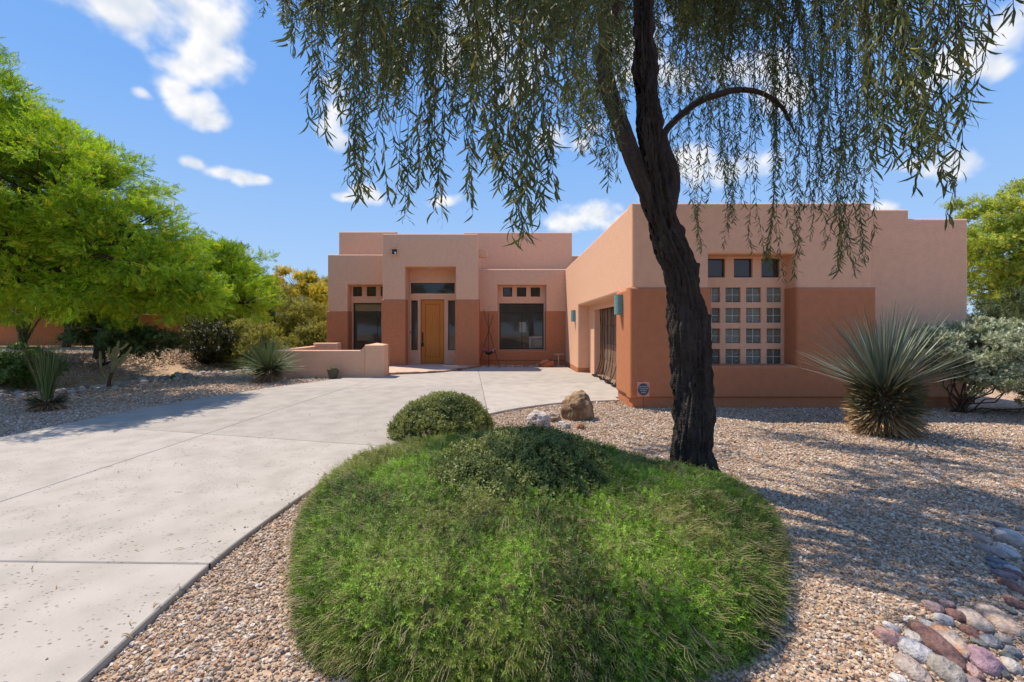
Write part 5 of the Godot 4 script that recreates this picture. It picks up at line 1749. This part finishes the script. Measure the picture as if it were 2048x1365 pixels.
func build_trees() -> void:
	var feather := feather_mesh(9, 221)
	var twig := twig_mesh(12, 222, 0.34, 0.11, 0.45)
	var fine := twig_mesh(14, 223, 0.3, 0.07, 0.5)
	var f12 := land(-13.7, -14.8)
	var lime := [Color(0.15, 0.28, 0.014), Color(0.44, 0.62, 0.026), Color(0.6, 0.6, 0.035)]
	tree("palo_verde", "big bright lime-green feathery tree overhanging the driveway at the left edge", "tree", "", Vector3(-11.6, 0, -9.4), 2.6, 0.13,
		[[Vector3(-11.4, 5.1, -9.5), 2.3], [Vector3(-9.75, 4.35, -9.6), 1.95], [Vector3(-8.7, 3.55, -10.0), 1.5], [Vector3(-7.95, 2.75, -10.5), 1.15], [Vector3(-12.5, 6.5, -9.5), 2.1], [Vector3(-10.2, 3.3, -8.6), 1.1], [Vector3(-7.7, 2.3, -10.8), 0.6], [Vector3(-10.6, 5.6, -10.2), 1.3], [Vector3(-11.7, 3.0, -10.6), 1.5], [Vector3(-10.4, 2.6, -11.0), 1.2], [Vector3(-9.0, 2.5, -11.0), 1.0], [Vector3(-8.3, 3.0, -9.6), 0.8], [Vector3(-10.4, 2.55, -9.3), 0.95], [Vector3(-9.3, 2.4, -9.7), 0.85]],
		1000, 52, 0.19, feather, mats.feather, lime, 301, {"clump": 0.4, "layer": 0.45, "droop": -0.1, "flat": 0.8, "floor": 1.6, "ragged": 0.9, "accent": 0.1})
	tree("palo_verde", "lime-green feathery tree with dark trunk on the berm behind the cholla", "tree", "", Vector3(-13.7, f12, -14.8), 1.5, 0.14,
		[[Vector3(-14.2, 3.9, -14.2), 1.9], [Vector3(-12.4, 3.6, -13.8), 1.7], [Vector3(-11.0, 2.9, -13.6), 1.25], [Vector3(-15.8, 4.2, -14.4), 1.8], [Vector3(-13.0, 2.75, -13.4), 1.2], [Vector3(-10.0, 2.6, -13.9), 0.95], [Vector3(-16.2, 2.9, -14.0), 1.3], [Vector3(-9.3, 3.3, -15.0), 1.3], [Vector3(-8.7, 2.4, -14.6), 0.9], [Vector3(-10.4, 3.9, -15.4), 1.3]],
		540, 48, 0.25, feather, mats.feather, lime, 305, {"clump": 0.45, "layer": 0.45, "droop": -0.1, "flat": 0.8, "floor": 0.85, "accent": 0.08})
	tree("mesquite", "darker blue-green mesquite tree behind the lime-green one", "tree", "", Vector3(-14.6, land(-14.6, -22.0), -22.0), 1.6, 0.14,
		[[Vector3(-14.2, 4.3, -21.5), 2.0], [Vector3(-12.9, 3.5, -21.2), 1.4], [Vector3(-16.0, 4.4, -22.0), 1.9], [Vector3(-14.0, 2.6, -21.0), 1.3]],
		230, 60, 0.26, fine, mats.feather, [Color(0.15, 0.23, 0.035), Color(0.38, 0.47, 0.055)], 302, {"clump": 0.5, "layer": 0.5})
	tree("flowering_palo_verde", "palo verde tree covered in yellow blossom beside the house", "tree", "", Vector3(-15.0, 0.7, -32.0), 1.5, 0.14,
		[[Vector3(-15.0, 4.2, -31.5), 2.0], [Vector3(-13.4, 3.7, -31.0), 1.7], [Vector3(-17.0, 3.6, -32.0), 1.6], [Vector3(-12.4, 3.0, -30.5), 1.4]],
		230, 60, 0.3, fine, mats.feather, [Color(0.6, 0.45, 0.02), Color(0.95, 0.68, 0.012), Color(0.2, 0.25, 0.06)], 303, {"clump": 0.5, "accent": 0.35})
	tree("mesquite", "yellow-green mesquite tree rising behind the right end of the house", "tree", "", Vector3(21.4, 0, -18.5), 1.8, 0.16,
		[[Vector3(21.2, 5.5, -18.0), 2.4], [Vector3(19.9, 4.6, -18.0), 1.6], [Vector3(22.8, 6.6, -18.2), 2.2], [Vector3(20.2, 3.2, -17.6), 1.4], [Vector3(22.6, 3.8, -17.8), 1.8]],
		330, 50, 0.24, fine, mats.feather, [Color(0.2, 0.28, 0.04), Color(0.45, 0.53, 0.055), Color(0.62, 0.56, 0.06)], 304, {"clump": 0.46, "layer": 0.55, "core": 0.2})
	for k in 3:
		var b := Vector3([-30.0, -25.0, -20.5][k], 0.7, [-28.0, -26.5, -28.5][k])
		tree("mesquite", ["dull green tree beyond the boundary wall, at the left edge", "dull green tree beyond the middle of the boundary wall", "dull green tree beyond the boundary wall's end nearest the house"][k], "tree", "trees beyond the boundary wall", b, 1.5, 0.14, [[b + Vector3(0, 2.6, 0), 2.2], [b + Vector3(2, 1.9, 0.4), 1.8], [b + Vector3(-2, 1.9, 0.4), 1.8]], 120, 34, 0.4, fine, mats.feather, [Color(0.09, 0.13, 0.03), Color(0.22, 0.26, 0.05)], 350 + k, {"clump": 0.6, "floor": 0.1})
	tree("palo_verde", "feathery tree added so that its low crown shades the boundary wall", "tree", "", Vector3(-20.5, 0.7, -20.5), 1.5, 0.14,  # added tree: its dense low crown keeps sky light off the wall
		[[Vector3(-20.0, 4.0, -20.2), 2.2], [Vector3(-17.4, 3.8, -20.4), 1.9], [Vector3(-23.0, 4.0, -20.6), 2.2], [Vector3(-18.6, 2.9, -19.4), 1.4], [Vector3(-21.6, 3.0, -19.6), 1.5], [Vector3(-25.6, 3.8, -20.4), 2.0]],
		420, 40, 0.34, feather, mats.feather, lime, 306, {"clump": 0.6, "layer": 0.5, "droop": -0.1, "floor": 1.1, "ragged": 0.4})
	# trees across the street, which the windows mirror
	for k in 4:
		var tx: float = [-15.0, -6.5, 3.5, 12.0, 21.0][k]
		var tz: float = [24.0, 27.0, 25.0, 28.0, 24.0][k]
		tree("mesquite", ["spreading green street tree", "broad green street tree", "tall green street tree", "rounded green street tree", "wide green street tree"][k] + " across the road, mirrored in the windows", "tree", "trees across the road", Vector3(tx, 0, tz), 1.8, 0.18, [[Vector3(tx, 5.6, tz), 3.6], [Vector3(tx + 2.8, 3.8, tz), 2.8], [Vector3(tx - 2.7, 3.8, tz + 0.5), 2.8]], 130, 34, 0.5, fine, mats.feather, [Color(0.08, 0.11, 0.03), Color(0.18, 0.21, 0.05)], 340 + k, {"clump": 0.8, "floor": 0.3})
	# shrubs on the berm beyond the courtyard
	var olive := [Color(0.14, 0.15, 0.032), Color(0.38, 0.36, 0.06), Color(0.52, 0.44, 0.06)]
	var spots := [["wide olive-green desert shrub nearest the boundary of the lime-green tree", Vector3(-12.4, 1.9, -20.0), 1.6], ["tall olive-brown desert shrub in front of the yellow-blossomed tree", Vector3(-12.0, 2.3, -23.5), 1.8], ["olive-green desert shrub against the house's left corner", Vector3(-9.7, 1.9, -21.3), 1.45], ["low olive shrub behind the courtyard wall by the house", Vector3(-8.6, 1.2, -20.2), 1.0], ["low olive shrub right behind the desert spoon", Vector3(-9.6, 0.9, -17.6), 0.9], ["small yellowish shrub beside the dark twiggy bush", Vector3(-10.9, 1.1, -18.2), 0.95]]
	for k in spots.size():
		var c: Vector3 = spots[k][1]
		var r: float = spots[k][2]
		var base := Vector3(c.x, land(c.x, c.z), c.z)
		tree("desert_shrub", spots[k][0], "shrub", "olive shrubs on the berm", base, 0.0, 0.05, [[c, r], [c + Vector3(-r * 0.5, -r * 0.3, 0.3), r * 0.75], [c + Vector3(r * 0.55, -r * 0.35, 0.3), r * 0.7]],
			int(110 * r), 34, 0.2, fine, mats.feather, olive, 310 + k, {"clump": 0.32, "floor": 0.05, "accent": 0.12, "bark": Color(0.09, 0.075, 0.06)})
	var db := Vector3(-11.6, land(-11.6, -16.9), -16.9)
	tree("twiggy_bush", "dark half-bare twiggy bush in the shade at the lime-green tree's edge", "shrub", "", db, 0.0, 0.06, [[db + Vector3(0, 0.95, 0), 1.05], [db + Vector3(0.5, 0.7, 0.2), 0.8]], 150, 9, 0.15, twig, mats.sprig, [Color(0.035, 0.045, 0.015), Color(0.075, 0.08, 0.03)], 321, {"clump": 0.2, "floor": 0.05, "stems": 90, "bark": Color(0.07, 0.055, 0.045)})
	var cb := Vector3(-13.0, land(-13.0, -14.0), -14.0)
	tree("leafy_bush", "dark green leafy bush under the lime-green tree by its trunk", "shrub", "", cb, 0.0, 0.05, [[cb + Vector3(0.1, 1.15, 0), 0.75], [cb + Vector3(1.2, 0.95, 0.3), 0.65], [cb + Vector3(2.0, 0.8, 0.2), 0.5]], 120, 26, 0.17, twig, mats.sprig, [Color(0.06, 0.11, 0.035), Color(0.15, 0.23, 0.08)], 322, {"clump": 0.25, "floor": 0.2})
	var gb := Vector3(-12.35, land(-12.35, -11.1), -11.1)
	tree("box_shrub", "dense dark green rounded shrub behind the sotol at the left edge", "shrub", "", gb, 0.0, 0.05, [[gb + Vector3(0, 0.55, 0), 0.62], [gb + Vector3(0.45, 0.5, 0.1), 0.5], [gb + Vector3(-0.6, 0.5, 0), 0.55]], 190, 40, 0.1, twig, mats.sprig, [Color(0.05, 0.11, 0.02), Color(0.12, 0.22, 0.045)], 323, {"clump": 0.17, "floor": 0.08, "flat": 0.75})
	tree("sage_shrub", "silvery grey-green sage shrub with bare crooked stems at the house's right corner", "shrub", "", Vector3(8.55, 0, -8.25), 0.0, 0.024, [[Vector3(8.55, 1.15, -8.1), 0.72], [Vector3(9.4, 1.15, -8.0), 0.78], [Vector3(7.95, 1.25, -8.2), 0.48], [Vector3(10.2, 1.05, -8.0), 0.75], [Vector3(9.2, 0.8, -7.8), 0.55], [Vector3(9.9, 0.6, -7.7), 0.55], [Vector3(8.6, 0.75, -7.75), 0.42]], 680, 46, 0.075, twig, mats.sprig, [Color(0.2, 0.24, 0.12), Color(0.48, 0.52, 0.35), Color(0.6, 0.63, 0.48)], 324, {"clump": 0.16, "floor": 0.42, "ragged": 0.35, "stems": 15, "bark": Color(0.14, 0.105, 0.08), "accent": 0.15})
	tree("leafy_bush", "dark green scrub bush beyond the sage, below the right mesquite", "shrub", "", Vector3(15.3, 0, -14.0), 0.0, 0.06, [[Vector3(15.3, 1.4, -14.0), 1.3], [Vector3(16.6, 1.6, -14.2), 1.3], [Vector3(14.4, 1.0, -14.4), 0.9]], 200, 40, 0.2, fine, mats.feather, [Color(0.05, 0.075, 0.025), Color(0.12, 0.145, 0.05)], 325, {"clump": 0.3, "floor": 0.1})

# ------------------------------------------------------------------
func _ready() -> void:
	var cam := Camera3D.new()
	cam.name = "camera"
	cam.position = Vector3(0, 1.6, 0)
	cam.near = 0.1
	cam.far = 900.0
	cam.projection = Camera3D.PROJECTION_FRUSTUM
	cam.size = 0.1 * 1365.0 / 880.0
	cam.frustum_offset = Vector2(12.0, -26.5) / 880.0 * 0.1
	cam.current = true
	add_child(cam)
	noise_a.seed = 2
	noise_a.fractal_octaves = 3
	noise_b.seed = 9
	noise_b.fractal_octaves = 3
	var env := Environment.new()
	env.background_mode = Environment.BG_SKY
	var sm := PanoramaSkyMaterial.new()
	sm.panorama = sky_panorama()
	env.sky = Sky.new()
	env.sky.sky_material = sm
	env.background_energy_multiplier = 1.0
	env.tonemap_mode = Environment.TONE_MAPPER_LINEAR
	env.tonemap_exposure = 1.3
	env.sdfgi_enabled = true
	env.ssao_enabled = true
	env.ssil_enabled = true
	var we := WorldEnvironment.new()
	we.environment = env
	add_child(we)
	var sun := DirectionalLight3D.new()
	sun.name = "sun"
	sun.basis = Basis.looking_at(Vector3(0.45, -1.0, 0.35), Vector3.UP)
	sun.light_energy = 1.5
	sun.light_color = Color(1.0, 0.95, 0.88)
	sun.light_angular_distance = 0.5
	sun.shadow_enabled = true
	add_child(sun)
	make_materials()
	build_ground()
	build_driveway()
	build_house()
	build_entry_step()
	build_low_wall()
	build_boundary_wall()
	build_sconces()
	build_screen()
	build_trees()
	build_weeping_tree()
	build_mound()
	build_round_bush()
	build_desert_plants()
	build_rocks()
	build_gravel()
	build_litter()
	build_trellis()
	build_spigot()
	build_sign()
	build_pot()
	build_room()
